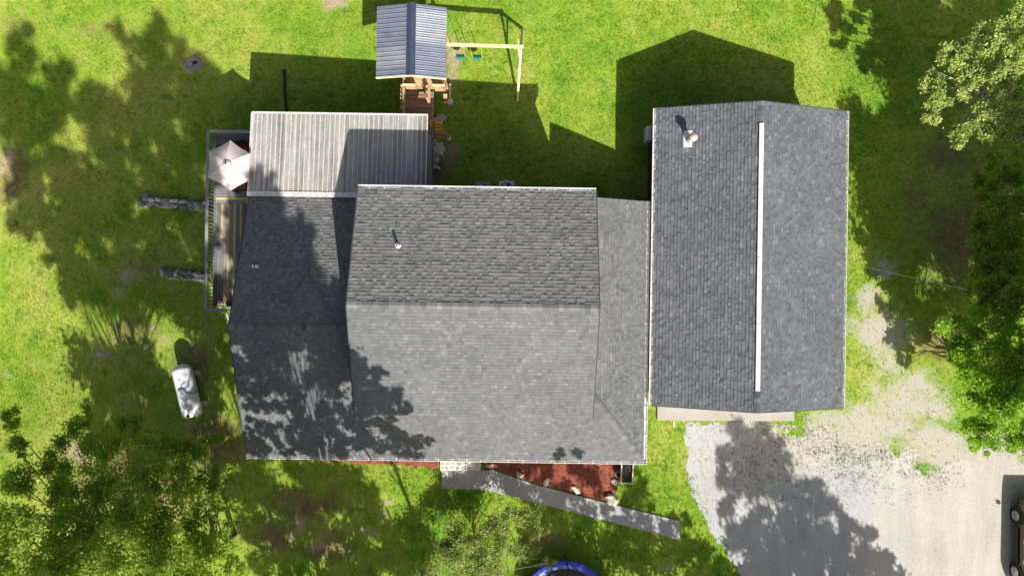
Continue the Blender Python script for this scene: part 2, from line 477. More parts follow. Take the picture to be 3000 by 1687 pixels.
M['mat_black'] = plain('black_jumping_mat', (0.018, 0.020, 0.026), 0.75, 0, 0.25, 3)
M['yellow_plastic'] = plain('yellow_plastic', (0.70, 0.40, 0.02), 0.4, 0, 0.08, 3)
M['green_plastic'] = plain('green_plastic', (0.012, 0.17, 0.10), 0.4, 0, 0.12, 3)
M['yellow_chain'] = plain('yellow_coated_chain', (0.70, 0.58, 0.03), 0.5, 0, 0.08, 3)
M['canvas'] = None
t = NT('cream_canopy_canvas')
sx = t.n('SeparateXYZ', {'Vector': t.pos()})
weave = t.noise(40, 3)
stripe = t.noise(1.0, 2, 0.5, t.mapped((1.0, 16.0, 1.0)))
M['canvas'] = t.pbr(t.ramp(t.math('ADD', t.math('MULTIPLY', stripe, 0.7), t.math('MULTIPLY', weave, 0.3)), [(0.35, (0.54, 0.465, 0.45)), (0.65, (0.65, 0.58, 0.565))]), 0.9, 0, None, 0.1)
M['red_cloth'] = plain('red_cushion_cloth', (0.30, 0.022, 0.02), 0.85, 0, 0.25, 9)
M['clay'] = plain('terracotta_and_iron', (0.20, 0.09, 0.05), 0.8, 0, 0.2, 9)
M['teal'] = plain('teal_glazed_pot', (0.02, 0.14, 0.17), 0.3, 0, 0.2, 6)
M['pot_grey'] = plain('grey_plastic_pot', (0.42, 0.44, 0.41), 0.6, 0, 0.15, 7)
M['soil'] = plain('dark_potting_soil', (0.03, 0.022, 0.016), 0.98, 0, 0.4, 20, 0.5)
M['dry_soil'] = plain('dry_planter_soil', (0.22, 0.165, 0.12), 0.98, 0, 0.45, 14, 0.6)
M['flue'] = plain('pinkish_flue_cap', (0.62, 0.49, 0.44), 0.45, 0.2, 0.12, 8)
M['flashing'] = plain('bright_aluminium_flashing', (0.80, 0.80, 0.78), 0.4, 0.2, 0.08, 12)
M['pvc'] = plain('white_vent_pipe', (0.80, 0.80, 0.80), 0.45, 0, 0.06, 10)
M['cable'] = plain('pale_cable', (0.17, 0.17, 0.165), 0.6, 0, 0.1, 3)
M['car_paint'] = plain('dark_bronze_car_paint', (0.030, 0.028, 0.025), 0.25, 0.5, 0.1, 2)
M['car_trim'] = plain('tan_car_paint', (0.115, 0.10, 0.078), 0.25, 0.6, 0.1, 2)
M['tyre'] = plain('black_tyre_rubber', (0.02, 0.02, 0.021), 0.9, 0, 0.25, 12)
M['alloy'] = plain('silver_alloy', (0.62, 0.62, 0.60), 0.3, 0.7, 0.08, 8)
M['chrome'] = plain('bright_chrome', (0.80, 0.80, 0.80), 0.12, 1.0, 0.04, 5)
t = NT('tinted_car_glass')
M['car_glass'] = t.pbr((0.012, 0.014, 0.018), 0.06, 0.0, None, 0.8)
M['ash'] = plain('grey_stump_wood', (0.30, 0.28, 0.26), 0.95, 0, 0.4, 9, 0.4)

# ------------------------------------------------------------------ ground sheet
def inside(poly, x, y):
    r = np.zeros(np.shape(x), bool); n = len(poly); j = n - 1
    for i in range(n):
        xi, yi = poly[i][0], poly[i][1]; xj, yj = poly[j][0], poly[j][1]
        cnd = ((yi > y) != (yj > y)) & (x < (xj - xi) * (y - yi) / (yj - yi + 1e-12) + xi)
        r ^= cnd; j = i
    return r

_vg = np.random.default_rng(3).random((256, 256))
def vnoise(x, y, scale, seed=0):
    x = np.asarray(x) * scale + 37.3 * seed + 500; y = np.asarray(y) * scale + 91.7 * seed + 500
    xi = np.floor(x).astype(int); yi = np.floor(y).astype(int); fx_ = x - xi; fy_ = y - yi
    fx_ = fx_ * fx_ * (3 - 2 * fx_); fy_ = fy_ * fy_ * (3 - 2 * fy_)
    g = lambda a, b: _vg[a % 256, b % 256]
    return (g(xi, yi) * (1 - fx_) + g(xi + 1, yi) * fx_) * (1 - fy_) + (g(xi, yi + 1) * (1 - fx_) + g(xi + 1, yi + 1) * fx_) * fy_
def fbm(x, y, scale, octs=4, seed=0):
    r = 0; a = 1.0; t = 0
    for i in range(octs): r = r + a * vnoise(x, y, scale * 2.1 ** i, seed + i); t += a; a *= .55
    return r / t
def blobs(x, y, lst):
    m = np.zeros(np.shape(x))
    x, y = x + (fbm(x, y, .9, 3, 5) - .5) * 1.3, y + (fbm(x, y, .9, 3, 9) - .5) * 1.3
    for (px, py, rx, ry, a) in lst:
        c = Wg(px, py)
        m = np.maximum(m, a * np.exp(-(((x - c.x) / (rx / 60.0)) ** 2 + ((y - c.y) / (ry / 60.0)) ** 2)))
    return m

DIRT = [(980, 5, 45, 30, 1.1), (570, 190, 34, 30, 1.2), (5, 480, 30, 60, 1.1), (1345, 150, 60, 75, 1.0), (1335, 215, 40, 60, 0.9), (385, 720, 22, 20, .8),
        (375, 820, 45, 40, .95), (350, 860, 40, 28, .9), (300, 780, 60, 30, .75), (450, 780, 40, 22, .85), (510, 860, 22, 20, .9), (490, 1010, 28, 30, .85), (290, 1050, 40, 24, .9), (420, 960, 40, 24, .8),
        (330, 995, 40, 20, .8), (880, 1530, 60, 40, .95), (850, 1510, 30, 60, .9), (940, 1580, 60, 40, .8), (1130, 1500, 24, 24, .9), (1090, 1560, 28, 28, .9), (1300, 1590, 22, 22, .9), (1140, 1450, 20, 20, .9),
        (240, 1330, 70, 60, .9), (330, 1480, 60, 60, .9), (70, 45, 30, 22, .8), (250, 100, 60, 30, .62), (2780, 425, 34, 22, .9), (2140, 30, 20, 14, .8), (1960, 1660, 20, 16, .9), (1870, 1600, 20, 14, .6), (100, 1060, 50, 40, .62), (30, 1090, 40, 30, .7),
        (1310, 455, 45, 60, .85), (1420, 500, 60, 40, .62), (1540, 75, 40, 16, .6), (2190, 1250, 60, 24, .8), (830, 150, 60, 30, .5), (640, 1150, 40, 40, .7), (570, 1010, 60, 30, .6)]
LITTER = [(900, 1480, 190, 90, 1.0), (800, 1560, 130, 90, .95), (960, 1600, 140, 70, .95), (430, 800, 190, 110, .72), (380, 980, 200, 90, .8), (560, 1080, 120, 120, .9), (620, 1280, 160, 120, 1.0), (400, 1400, 400, 200, 1.0),
          (2840, 700, 240, 210, .95), (2780, 460, 190, 130, .85), (2680, 600, 110, 140, .8), (2940, 620, 130, 120, .95), (2760, 1000, 130, 120, .9), (280, 90, 130, 70, .66), (30, 80, 100, 60, .7), (180, 260, 90, 50, .62), (1300, 470, 60, 90, .9), (1590, 1600, 100, 60, .85), (1150, 1640, 110, 60, .7), (40, 520, 70, 130, .9)]
SAND = [(2600, 1000, 100, 190, .85), (2650, 1180, 200, 100, 1.0), (2560, 1240, 220, 60, 1.15), (2800, 1330, 200, 60, 1.3), (2540, 860, 60, 70, 1.0), (2560, 960, 70, 80, 1.15), (2590, 780, 60, 60, .85), (2620, 1050, 70, 70, .9), (2500, 940, 40, 60, .8), (2560, 1130, 90, 50, .85), (2680, 1120, 90, 60, 1.0), (2720, 1200, 100, 50, 1.05), (2600, 1200, 80, 40, .95),
        (2450, 1230, 90, 50, 1.0), (2520, 1290, 160, 60, 1.2), (2760, 1290, 140, 60, 1.2), (2920, 1300, 120, 60, 1.25), (2380, 1240, 60, 40, .9), (2460, 1180, 50, 50, .7), (2860, 1370, 160, 60, 1.3), (2350, 1310, 70, 50, .95), (2420, 1360, 140, 60, 1.2), (2250, 1270, 60, 30, .8)]

fx = np.arange(-27, 27.01, 0.17); fy = np.arange(-17, 16.01, 0.17)
outx = np.array([30, 36, 46, 62, 90, 140, 220, 340.0]); 
gx = np.concatenate([-outx[::-1] , fx, outx]); gy = np.concatenate([-outx[::-1] + 8, fy, outx - 10])
GX, GY = np.meshgrid(gx, gy)
GZ = terrain(GX, GY)
fineamp = (np.abs(GX) < 27) & (GY < 16) & (GY > -17)
GZ = GZ + np.where(fineamp & ~((GX > 6.5) & (GY < -3.2)), 0.010 * np.sin(GX * 1.7 + np.sin(GY * 1.3)) * np.sin(GY * 1.9 + 0.6), 0)
ny, nx = GX.shape
me = bpy.data.meshes.new('lawn')
vv = np.stack([GX, GY, GZ], -1).reshape(-1, 3)
idx = np.arange(ny * nx).reshape(ny, nx)
quads = np.stack([idx[:-1, :-1], idx[:-1, 1:], idx[1:, 1:], idx[1:, :-1]], -1).reshape(-1, 4)
me.vertices.add(len(vv)); me.vertices.foreach_set('co', vv.astype(np.float32).ravel())
me.loops.add(quads.size); me.loops.foreach_set('vertex_index', quads.astype(np.int32).ravel())
me.polygons.add(len(quads)); me.polygons.foreach_set('loop_start', np.arange(0, quads.size, 4, dtype=np.int32)); me.polygons.foreach_set('loop_total', np.full(len(quads), 4, np.int32))
me.polygons.foreach_set('use_smooth', np.ones(len(quads), bool))
masks = {}
for nm, lst in (('dirt', DIRT), ('litter', LITTER), ('sand', SAND)):
    m = blobs(vv[:, 0], vv[:, 1], lst)
    a = me.attributes.new(nm, 'FLOAT', 'POINT'); a.data.foreach_set('value', m.astype(np.float32))
me.materials.append(M['ground']); me.update(calc_edges=True)
lawn = bpy.data.objects.new('lawn', me); col.objects.link(lawn); lawn['kind'] = 'structure'

# gravel drive: an outline in the world, made ragged, a few millimetres over the turf
DRIVE_PX = [(2000, 1236), (2120, 1240), (2240, 1236), (2330, 1240), (2400, 1275), (2480, 1300), (2580, 1310), (2700, 1345), (2830, 1355), (2950, 1340), (3100, 1330), (3400, 1400), (3400, 2150), (2360, 2150),
            (2260, 1800), (2170, 1690), (2120, 1610), (2062, 1530), (2030, 1450), (2006, 1385), (2012, 1330), (1998, 1290)]
dp = [Wg(*p) for p in DRIVE_PX]
drive_poly = [(p.x, p.y) for p in dp]
def seg_dist(x, y, poly, idxs):
    d = np.full(np.shape(x), 1e9)
    for i in idxs:
        ax, ay = poly[i]; bx, by = poly[(i + 1) % len(poly)]; vx, vy = bx - ax, by - ay
        t_ = np.clip(((x - ax) * vx + (y - ay) * vy) / (vx * vx + vy * vy), 0, 1)
        d = np.minimum(d, np.hypot(x - ax - t_ * vx, y - ay - t_ * vy))
    return d
def drive_field(x, y):
    sg = np.where(inside(drive_poly, x, y), 1.0, -1.0)
    loose = seg_dist(x, y, drive_poly, range(2, 11)); tight = seg_dist(x, y, drive_poly, [i for i in range(len(drive_poly)) if not 2 <= i < 11])
    n1 = fbm(x, y, 1.1, 5, 2) - .5; n2 = fbm(x, y, 2.2, 4, 8) - .5
    return np.where(loose < tight, sg * loose + 3.4 * n1, sg * tight + .5 * n2)
cs_ = 0.055
X, Y = np.meshgrid(np.arange(7.0, 27.0, cs_), np.arange(-15.5, -3.5, cs_))
keep = drive_field(X, Y) > 0
ii, jj = np.nonzero(keep)
x0_, y0_ = X[ii, jj], Y[ii, jj]
jx = lambda a_, b_: cs_ * .45 * (vnoise(a_, b_, 31.7, 4) - .5)
def cnr(dx, dy):
    a_, b_ = x0_ + dx * cs_, y0_ + dy * cs_
    return np.stack([a_ + jx(a_, b_), b_ + jx(b_, a_), np.full_like(a_, .005)], -1)
drv = bulk_mesh('gravel_driveway', np.stack([cnr(0, 0), cnr(1, 0), cnr(1, 1), cnr(0, 1)], 1), 4, M['gravel']); drv['kind'] = 'structure'

# ------------------------------------------------------------------ shingles
CAMP = np.array([0, 0, H])
def make_tabs(O, U, V, umin, umax, vmax, expo=0.143, seed=0, thick=(0.006, 0.026), wr=(0.08, 0.21)):
    """tabs of a laminated-shingle slope. O eave corner, U along the eave, V up the slope; umin/umax functions of v. returns list of 8-corner tabs and a shade for each"""
    rs = random.Random(seed)
    O = np.array(O, float); U = np.array(U, float); V = np.array(V, float); N = np.cross(U, V)
    tabs = []; shades = []
    nc = int(math.ceil(vmax / expo))
    for i in range(nc):
        v0 = i * expo; v1 = min(vmax, v0 + expo * 1.12)
        if v1 - v0 < 0.02: continue
        u = max(umin(v0), umin(v1)) if callable(umin) else umin
        ue = min(umax(v0), umax(v1)) if callable(umax) else umax
        first = True
        while u < ue - 0.01:
            w = rs.uniform(*wr)
            if first: w *= rs.random(); first = False
            un = min(ue, u + max(w, 0.04))
            hi = rs.random() < 0.58
            tb = thick[1] if hi else thick[0]
            tb += rs.uniform(-0.002, 0.002)
            p = lambda uu, vv, hh: O + U * uu + V * vv + N * hh
            j = rs.uniform(-0.004, 0.004); bf = 0.66 if not hi else 0.76
            tabs.append([p(u, v0 + j, -0.004), p(un, v0 + j, -0.004), p(un, v0 + j, tb), p(u, v0 + j, tb), p(un, v1, 0.003 + tb * 0.12), p(u, v1, 0.003 + tb * 0.12),
                         p(un, v0 + (v1 - v0) * bf, tb + (0.003 - tb * 0.88) * bf), p(u, v0 + (v1 - v0) * bf, tb + (0.003 - tb * 0.88) * bf)])
            g = rs.gauss(0.48, 0.06) + (0.03 if hi else -0.04)
            r = rs.random()
            if r < 0.07: g += 0.22
            elif r < 0.12: g -= 0.15
            shades.append(min(1, max(0, g)))
            u = un
    return np.array(tabs), np.array(shades)

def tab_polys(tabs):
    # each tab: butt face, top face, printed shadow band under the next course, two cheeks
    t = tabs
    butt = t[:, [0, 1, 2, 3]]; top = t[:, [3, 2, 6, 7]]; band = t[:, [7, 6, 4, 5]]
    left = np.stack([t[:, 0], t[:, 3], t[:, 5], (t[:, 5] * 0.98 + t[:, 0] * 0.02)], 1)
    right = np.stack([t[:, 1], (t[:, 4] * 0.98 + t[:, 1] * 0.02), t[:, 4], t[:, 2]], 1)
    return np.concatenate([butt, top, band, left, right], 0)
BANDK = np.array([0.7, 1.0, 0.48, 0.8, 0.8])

def add_shingles(entries, mat, n_single):
    """entries: list of (roof part, tabs, shades). the n_single tabs nearest the drone become objects of their own"""
    alld = np.concatenate([np.linalg.norm(e[1].mean(1) - CAMP, axis=1) for e in entries])
    cut = np.sort(alld)[min(n_single, len(alld)) - 1]
    protos = {}
    for roof, tabs, sh in entries:
        d = np.linalg.norm(tabs.mean(1) - CAMP, axis=1)
        near = d <= cut
        if near.any():
            for tb, s_ in zip(tabs[near], sh[near]):
                org = tb[0]
                key = tuple(np.round((tb[1:] - tb[0]).ravel() / 0.02).astype(int)[:3]) + tuple(np.round((tb[5] - tb[0]) / 0.05).astype(int)) + (round(np.linalg.norm(tb[3] - tb[0]) / 0.006),)
                if key not in protos:
                    me = bpy.data.meshes.new('shingle')
                    me.from_pydata([tuple(q - org) for q in tb], [], [(0, 1, 2, 3), (3, 2, 6, 7), (7, 6, 4, 5), (0, 3, 7, 5), (1, 4, 6, 2)])
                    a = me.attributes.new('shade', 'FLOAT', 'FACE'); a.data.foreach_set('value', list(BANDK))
                    me.materials.append(mat); me.update(); protos[key] = me
                o = bpy.data.objects.new('shingle', protos[key]); col.objects.link(o)
                o.parent = roof; o.location = Vector(org) - origin_of(roof); o.color = (s_, s_, s_, 1)
        far = tabs[~near]
        if len(far):
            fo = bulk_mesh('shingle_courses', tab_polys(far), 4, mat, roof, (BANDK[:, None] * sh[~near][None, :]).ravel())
            fo['kind'] = 'stuff'

def ridge_caps(A, B, n1, n2, roof, mat, half=0.15, step=0.2, seed=0):
    """bent cap shingles along a ridge or hip from A to B; n1, n2 unit vectors down the two slopes"""
    rs = random.Random(seed)
    A = Vector(A); B = Vector(B); L = (B - A).length; d = (B - A).normalized(); n1 = Vector(n1); n2 = Vector(n2)
    up = (-(n1 + n2)).normalized() if (n1 + n2).length > 1e-3 else Vector((0, 0, 1))
    if up.z < 0: up = -up
    me = bpy.data.meshes.new('ridge_shingle')
    a = Vector((0, 0, 0)); e = d * (step * 1.15)
    lift0 = up * 0.034; lift1 = up * 0.022
    vs = [a + lift0, a + n1 * half + lift0, a + n2 * half + lift0, e + lift1, e + n1 * half + lift1, e + n2 * half + lift1,
          a + n1 * half + up * 0.0, a + n2 * half, a]
    me.from_pydata([tuple(v) for v in vs], [], [(1, 0, 3, 4), (0, 2, 5, 3), (1, 6, 8, 0), (0, 8, 7, 2)])
    at = me.attributes.new('shade', 'FLOAT', 'FACE'); at.data.foreach_set('value', [1.0] * 4)
    me.materials.append(mat); me.update()
    for i in range(int(L / step)):
        o = bpy.data.objects.new('ridge_shingle', me); col.objects.link(o)
        o.parent = roof; o.location = A + d * (i * step) - origin_of(roof)
        g = min(1, max(0.1, rs.gauss(0.48, 0.16))); o.color = (g, g, g, 1)

def gutter(mb, p, q, out, w=0.11, h=0.10):
    """open K-style gutter from p to q hung on the eave, out = horizontal unit vector away from the roof"""
    p = Vector(p); q = Vector(q); o = Vector(out); z = Vector((0, 0, 1)); t = 0.014
    prof = [(0, 0), (0, -h), (w * 0.7, -h), (w, -h * 0.25), (w, 0), (w - t, 0), (w - t, -h * 0.2), (w * 0.66, -h + t), (t, -h + t), (t, 0)]
    a = [p + o * u + z * v for (u, v) in prof]; b = [q + o * u + z * v for (u, v) in prof]
    n = len(prof)
    mb.raw(a + b, [(i, (i + 1) % n, n + (i + 1) % n, n + i) for i in range(n)])
    mb.poly(a[::-1]); mb.poly(b)
    # rolled front lip and hanger straps
    mb.bar(p + o * w, q + o * w, 0.022, 0.018)
    L = (q - p).length; d = (q - p).normalized(); k = 0.45
    while k < L - 0.2:
        s_ = p + d * k; mb.bar(s_ - o * 0.02 + z * 0.008, s_ + o * w + z * 0.008, 0.03, 0.012); k += 0.62
    return mb

# ------------------------------------------------------------------ the house
house = empty('house', (-3, -2, 0), 'grey shingled house with a raised middle roof and weathered metal porch roof', 'house')
SL = 0.365
NRM = lambda s: 1 / math.sqrt(1 + s * s)
# lower gable + wrap-around shed roof
LX0, LX1 = -11.62, 5.93
LRY, LRZ = -1.75, 4.92
LSY = -7.60; LSZ = LRZ - SL * (LRY - LSY)
LNY = 4.05; LNZ = LRZ - SL * (LNY - LRY)
UX0, UX1 = -6.22, 3.30
URY, URZ = -0.72, 7.27
UNY, USY = 3.93, -5.15
US = 0.36
UNZ = URZ - US * (UNY - URY); USZ = URZ - US * (URY - USY)
EX = LX1; EZ = LSZ           # east eave

lower = MB()
TK = 0.16
def slab(mb, pts, t=TK):
    n = len(pts)
    mb.raw([(p[0], p[1], p[2]) for p in pts] + [(p[0], p[1], p[2] - t) for p in pts],
           [tuple(range(n)), tuple(range(n, 2 * n))[::-1]] + [(k, n + k, n + (k + 1) % n, (k + 1) % n) for k in range(n)])
hipt = 2.63
SE = 0.46
HX, HZ = EX - hipt, LSZ + SE * hipt
HY = LSY + SE * hipt / SL
# deck sheets under the shingles (north slope, south slope, east shed)
slab(lower, [(LX0, LRY, LRZ), (LX0, LNY, LNZ), (UX0 + .25, LNY, LNZ), (UX0 + .25, LRY, LRZ)][::-1])
slab(lower, [(LX0, LSY, LSZ), (UX0 + .25, LSY, LSZ), (UX0 + .25, LRY - .002, LRZ), (LX0, LRY - .002, LRZ)])
slab(lower, [(UX0 + .252, LSY, LSZ), (EX, LSY, LSZ), (HX, HY, HZ), (UX0 + .252, HY, HZ)])
slab(lower, [(EX, LSY + .002, LSZ), (EX, UNY - .02, LSZ), (HX, UNY - .02, HZ), (HX, HY + .002, HZ)])
lower_roof = lower.build('lower_roof', M['shingle_house'], house)
upper = MB()
slab(upper, [(UX0, USY, USZ), (UX1, USY, USZ), (UX1, URY, URZ), (UX0, URY, URZ)])
slab(upper, [(UX1, URY + .002, URZ), (UX1, UNY, UNZ), (UX0, UNY, UNZ), (UX0, URY + .002, URZ)][::-1][::-1])
upper_roof = upper.build('upper_roof', M['shingle_house'], house)
for o in (lower_roof, upper_roof):
    a = o.data.attributes.new('shade', 'FLOAT', 'FACE'); a.data.foreach_set('value', [0.35] * len(o.data.polygons))

k = NRM(SL); ku = NRM(US)
ent = []
VS = (0, k, SL * k); VN = (0, -k, SL * k); kE = NRM(SE); VW = (-kE, 0, SE * kE)
l_s = (LRY - LSY) / k; l_n = (LNY - LRY) / k
# south slope west part up to the ridge
ent.append((lower_roof, *make_tabs((LX0, LSY, LSZ + .004), (1, 0, 0), VS, 0, (UX0 + .2) - LX0, l_s, seed=1)))
# south front slope under the raised block, cut by the hip
ent.append((lower_roof, *make_tabs((UX0 + .2, LSY, LSZ + .004), (1, 0, 0), VS, 0, lambda v: (EX - UX0 - .2) - v * k * SL / SE, (HY - LSY) / k, seed=2)))
# north slope
ent.append((lower_roof, *make_tabs((UX0 + .2, LNY, LNZ + .004), (-1, 0, 0), VN, 0, (UX0 + .2) - LX0, l_n, seed=3)))
# east shed
ent.append((lower_roof, *make_tabs((EX, LSY, LSZ + .004), (0, 1, 0), VW, lambda v: v * kE * SE / SL, UNY - .02 - LSY, (hipt - .06) / kE, seed=4)))
VSu = (0, ku, US * ku); VNu = (0, -ku, US * ku)
ent.append((upper_roof, *make_tabs((UX0, USY, USZ + .004), (1, 0, 0), VSu, 0, UX1 - UX0, (URY - USY) / ku, seed=5)))
ent.append((upper_roof, *make_tabs((UX1, UNY, UNZ + .004), (-1, 0, 0), VNu, 0, UX1 - UX0, (UNY - URY) / ku, seed=6)))
add_shingles(ent, M['shingle_house'], 300)
ridge_caps((UX0, URY, URZ + .01), (UX1, URY, URZ + .01), (0, -ku, -US * ku), (0, ku, -US * ku), upper_roof, M['shingle_house'], seed=1)
ridge_caps((LX0, LRY, LRZ + .01), (UX0 + .2, LRY, LRZ + .01), (0, -k, -SL * k), (0, k, -SL * k), lower_roof, M['shingle_house'], seed=2)
hd = Vector((1, -1, -SL)).normalized()
s1 = Vector((-1, -1, 0)).normalized()
ridge_caps((EX - .08, LSY + .08, LSZ + .06), (HX + .1, HY - .1, HZ + .03), Vector((-.78, -.62, -.226)).normalized(), Vector((.78, .62, -.36)).normalized(), lower_roof, M['shingle_house'], half=0.14, step=0.22, seed=3)

# walls
def wall_obj(pts, z0, z1, name='wall'):
    m = MB()
    m.prism(pts, z0, z1); return m.build(name, M['wall'], house)
wall_obj([(LX0 + .35, LSY + .4), (EX - .35, LSY + .4), (EX - .35, UNY - .4), (LX0 + .35, UNY - .4)], -1.2, LSZ - .2)
m = MB(); m.box(UX0 + .3, UX1 - .25, USY + .35, UNY - .35, 2.4, UNZ - .14); m.build('upper_wall', M['wall'], house)
# gable ends
m = MB()
for x in (UX0 + .31, UX1 - .26):
    m.raw([(x, USY + .36, UNZ - .15), (x, UNY - .36, UNZ - .15), (x, URY, URZ - .17)], [(0, 1, 2), (2, 1, 0)])
m.raw([(LX0 + .36, LSY + .41, LSZ - .21), (LX0 + .36, LNY - .3, LSZ - .21), (LX0 + .36, LRY, LRZ - .17)], [(0, 1, 2), (2, 1, 0)])
m.raw([(HX, UNY - .41, LSZ - .2), (EX - .36, UNY - .41, LSZ - .2), (HX, UNY - .41, HZ - .17)], [(0, 1, 2), (2, 1, 0)])
m.build('gable_end', M['wall'], house)
# fascia, drip edges, gutters
g = MB(); gutter(g, (UX0 - .02, UNY + .005, UNZ + .005), (UX1 + .02, UNY + .005, UNZ + .005), (0, 1, 0)); g.build('gutter', M['white'], house, label='white gutter along the back eave of the raised roof')
g = MB(); gutter(g, (LX0 - .02, LSY - .005, LSZ + .005), (EX + .12, LSY - .005, LSZ + .005), (0, -1, 0), 0.10); g.build('gutter', M['white'], house, label='long white gutter along the front eave')
g = MB(); gutter(g, (EX + .005, UNY, LSZ + .005), (EX + .005, LSY - .1, LSZ + .005), (1, 0, 0), 0.13); g.build('gutter', M['white'], house, label='white gutter facing the garage')
def rake(mb, p, q, w=0.05, h=0.14):
    mb.bar(Vector(p) - Vector((0, 0, .075)), Vector(q) - Vector((0, 0, .075)), w, h)
def rake_part(p, q, mat, parent, w=.05, h=.14):
    m_ = MB(); rake(m_, p, q, w, h); return m_.build('rake_board', mat, parent)
for x in (UX0 - .027, UX1 + .027):
    rake_part((x, UNY, UNZ), (x, URY, URZ), M['shingle_house'], house); rake_part((x, USY, USZ), (x, URY - .001, URZ), M['shingle_house'], house)
rake_part((LX0 - .027, LNY, LNZ), (LX0 - .027, LRY, LRZ), M['shingle_house'], house); rake_part((LX0 - .027, LSY, LSZ), (LX0 - .027, LRY - .001, LRZ), M['shingle_house'], house)
# plumbing vents
def vent_pipe(px, py, z, hgt, r, name='vent_pipe'):
    p = W(px, py, z + hgt)
    m = MB()
    m.mi = 0
    m.lathe([(r * 2.6, -.03), (r * 2.4, .05), (r * 1.35, .12), (r * 1.35, .125)], (p.x, p.y, z), 18)
    m.lathe([(r, 0), (r, hgt), (r * .72, hgt), (r * .72, hgt - .04)], (p.x, p.y, z), 18, 'z', False)
    m.mi = 1; m.lathe([(r * .7, hgt - .03), (0.0001, hgt - .03)], (p.x, p.y, z), 18)
    return m.build(name, [M['pvc'], M['dark_hole']], house, True)
vent_pipe(1161, 719, URZ - US * (1.62 - URY) - .02, 0.42, 0.055)
vp = W(748, 780, 4.2)
m = MB(); m.box(vp.x - .11, vp.x + .11, vp.y - .06, vp.y + .06, 3.95, 4.30)
m.mi = 1; m.box(vp.x - .035, vp.x + .035, vp.y - .035, vp.y + .035, 4.301, 4.31); m.build('roof_vent', [M['pvc'], M['dark_hole']], house)

# metal porch roof: lapped ribbed panels
PX0, PX1 = -11.60, -3.88
PYS, PYN = 3.97, 7.56
PZS, PZN = 3.10, 2.80
porch = MB()
porch.hexa([(PX0, PYS, PZS - .1), (PX1, PYS, PZS - .1), (PX1, PYN - .05, PZN - .1), (PX0, PYN - .05, PZN - .1)],
           [(PX0, PYS, PZS - .02), (PX1, PYS, PZS - .02), (PX1, PYN - .05, PZN - .02), (PX0, PYN - .05, PZN - .02)])
porch_roof = porch.build('porch_roof', M['white'], house)
npan = 9; pw = (PX1 - PX0) / npan
def rib_panel(x0, x1, nrib, ys, zs, yn, zn, rib_h=0.028, lap=0.004):
    m = MB(); pitch = (x1 - x0) / nrib
    for i in range(nrib):
        a = x0 + i * pitch
        prof = [(a, 0, 1), (a + .010, rib_h, 1), (a + .028, rib_h, 1), (a + .038, 0, 0), (a + pitch * .42, 0, 0), (a + pitch * .45, .007, 0), (a + pitch * .5, .007, 0), (a + pitch * .53, 0, 0), (a + pitch, 0, 0)]
        for (p0, p1) in zip(prof[:-1], prof[1:]):
            m.mi = 1 if p0[2] == 1 else 0
            m.poly([(p0[0], ys, zs + p0[1] + lap), (p1[0], ys, zs + p1[1] + lap), (p1[0], yn, zn + p1[1] + lap), (p0[0], yn, zn + p0[1] + lap)])
    return m
for i in range(npan):
    m = rib_panel(PX0 + i * pw, PX0 + (i + 1) * pw, 4, PYS, PZS, PYN, PZN, lap=0.004 + 0.003 * (i % 2))
    m.build('metal_panel', [M['porch_metal'], M['rib']], porch_roof)
m = MB(); m.bar((PX0 - .02, PYN + .03, PZN - .03), (PX1 + .04, PYN + .03, PZN - .03), .075, .09); m.build('eave_trim', M['white'], porch_roof)
for xt in (PX1 + .03, PX0 - .03):
    m = MB(); m.bar((xt, PYN, PZN - .03), (xt, PYS, PZS - .03), .042, .10); m.build('side_trim', M['rib'], porch_roof)
m = MB(); m.hexa([(PX0 - .05, PYS - .12, PZS + .005), (UX0 + .2, PYS - .12, PZS + .005), (UX0 + .2, PYS + .1, PZS + .02), (PX0 - .05, PYS + .1, PZS + .02)], [(PX0 - .05, PYS - .12, PZS + .075), (UX0 + .2, PYS - .12, PZS + .075), (UX0 + .2, PYS + .1, PZS + .045), (PX0 - .05, PYS + .1, PZS + .045)])
m.build('flashing_strip', M['rib'], porch_roof)
for x in (-11.2, -8.8, -6.4, -4.1):
    m = MB(); m.box(x - .07, x + .07, 7.2, 7.34, -1.2, 2.72); m.build('porch_post', M['white'], house)

# ------------------------------------------------------------------ the garage
garage = empty('garage', (10.4, 1.5, 0), 'long grey shingled garage with white ridge vent beside the house', 'garage')
GX0, GX1 = 6.21, 14.60
GY0, GY1 = -5.05, 7.97
GEZ, GRZ = 3.0, 4.42
GRX = 10.33
gyr0, gyr1 = GY0 - .03, GY1 + .03
GSW = (GRZ - GEZ) / (GRX - GX0); GSE = (GRZ - GEZ) / (GX1 - GRX)
m = MB()
slab(m, [(GX0, GY0, GEZ), (GRX, GY0, GRZ), (GRX, GY1, GRZ), (GX0, GY1, GEZ)])
slab(m, [(GRX + .002, GY0, GRZ), (GX1, GY0, GEZ), (GX1, GY1, GEZ), (GRX + .002, GY1, GRZ)])
groof = m.build('roof', M['shingle_garage'], garage)
a = groof.data.attributes.new('shade', 'FLOAT', 'FACE'); a.data.foreach_set('value', [0.3] * len(groof.data.polygons))
kw, ke = NRM(GSW), NRM(GSE)
ge = [(groof, *make_tabs((GX0, GY1, GEZ + .004), (0, -1, 0), (kw, 0, GSW * kw), 0, GY1 - GY0, (GRX - GX0) / kw, seed=21)),
      (groof, *make_tabs((GX1, GY0, GEZ + .004), (0, 1, 0), (-ke, 0, GSE * ke), 0, GY1 - GY0, (GX1 - GRX) / ke, seed=22))]
add_shingles(ge, M['shingle_garage'], 300)
rv0, rv1 = -4.15, 7.05
ridge_caps((GRX, GY0, GRZ + .01), (GRX, rv0 - .02, GRZ + .01), (-kw, 0, -GSW * kw), (ke, 0, -GSE * ke), groof, M['shingle_garage'], seed=5)
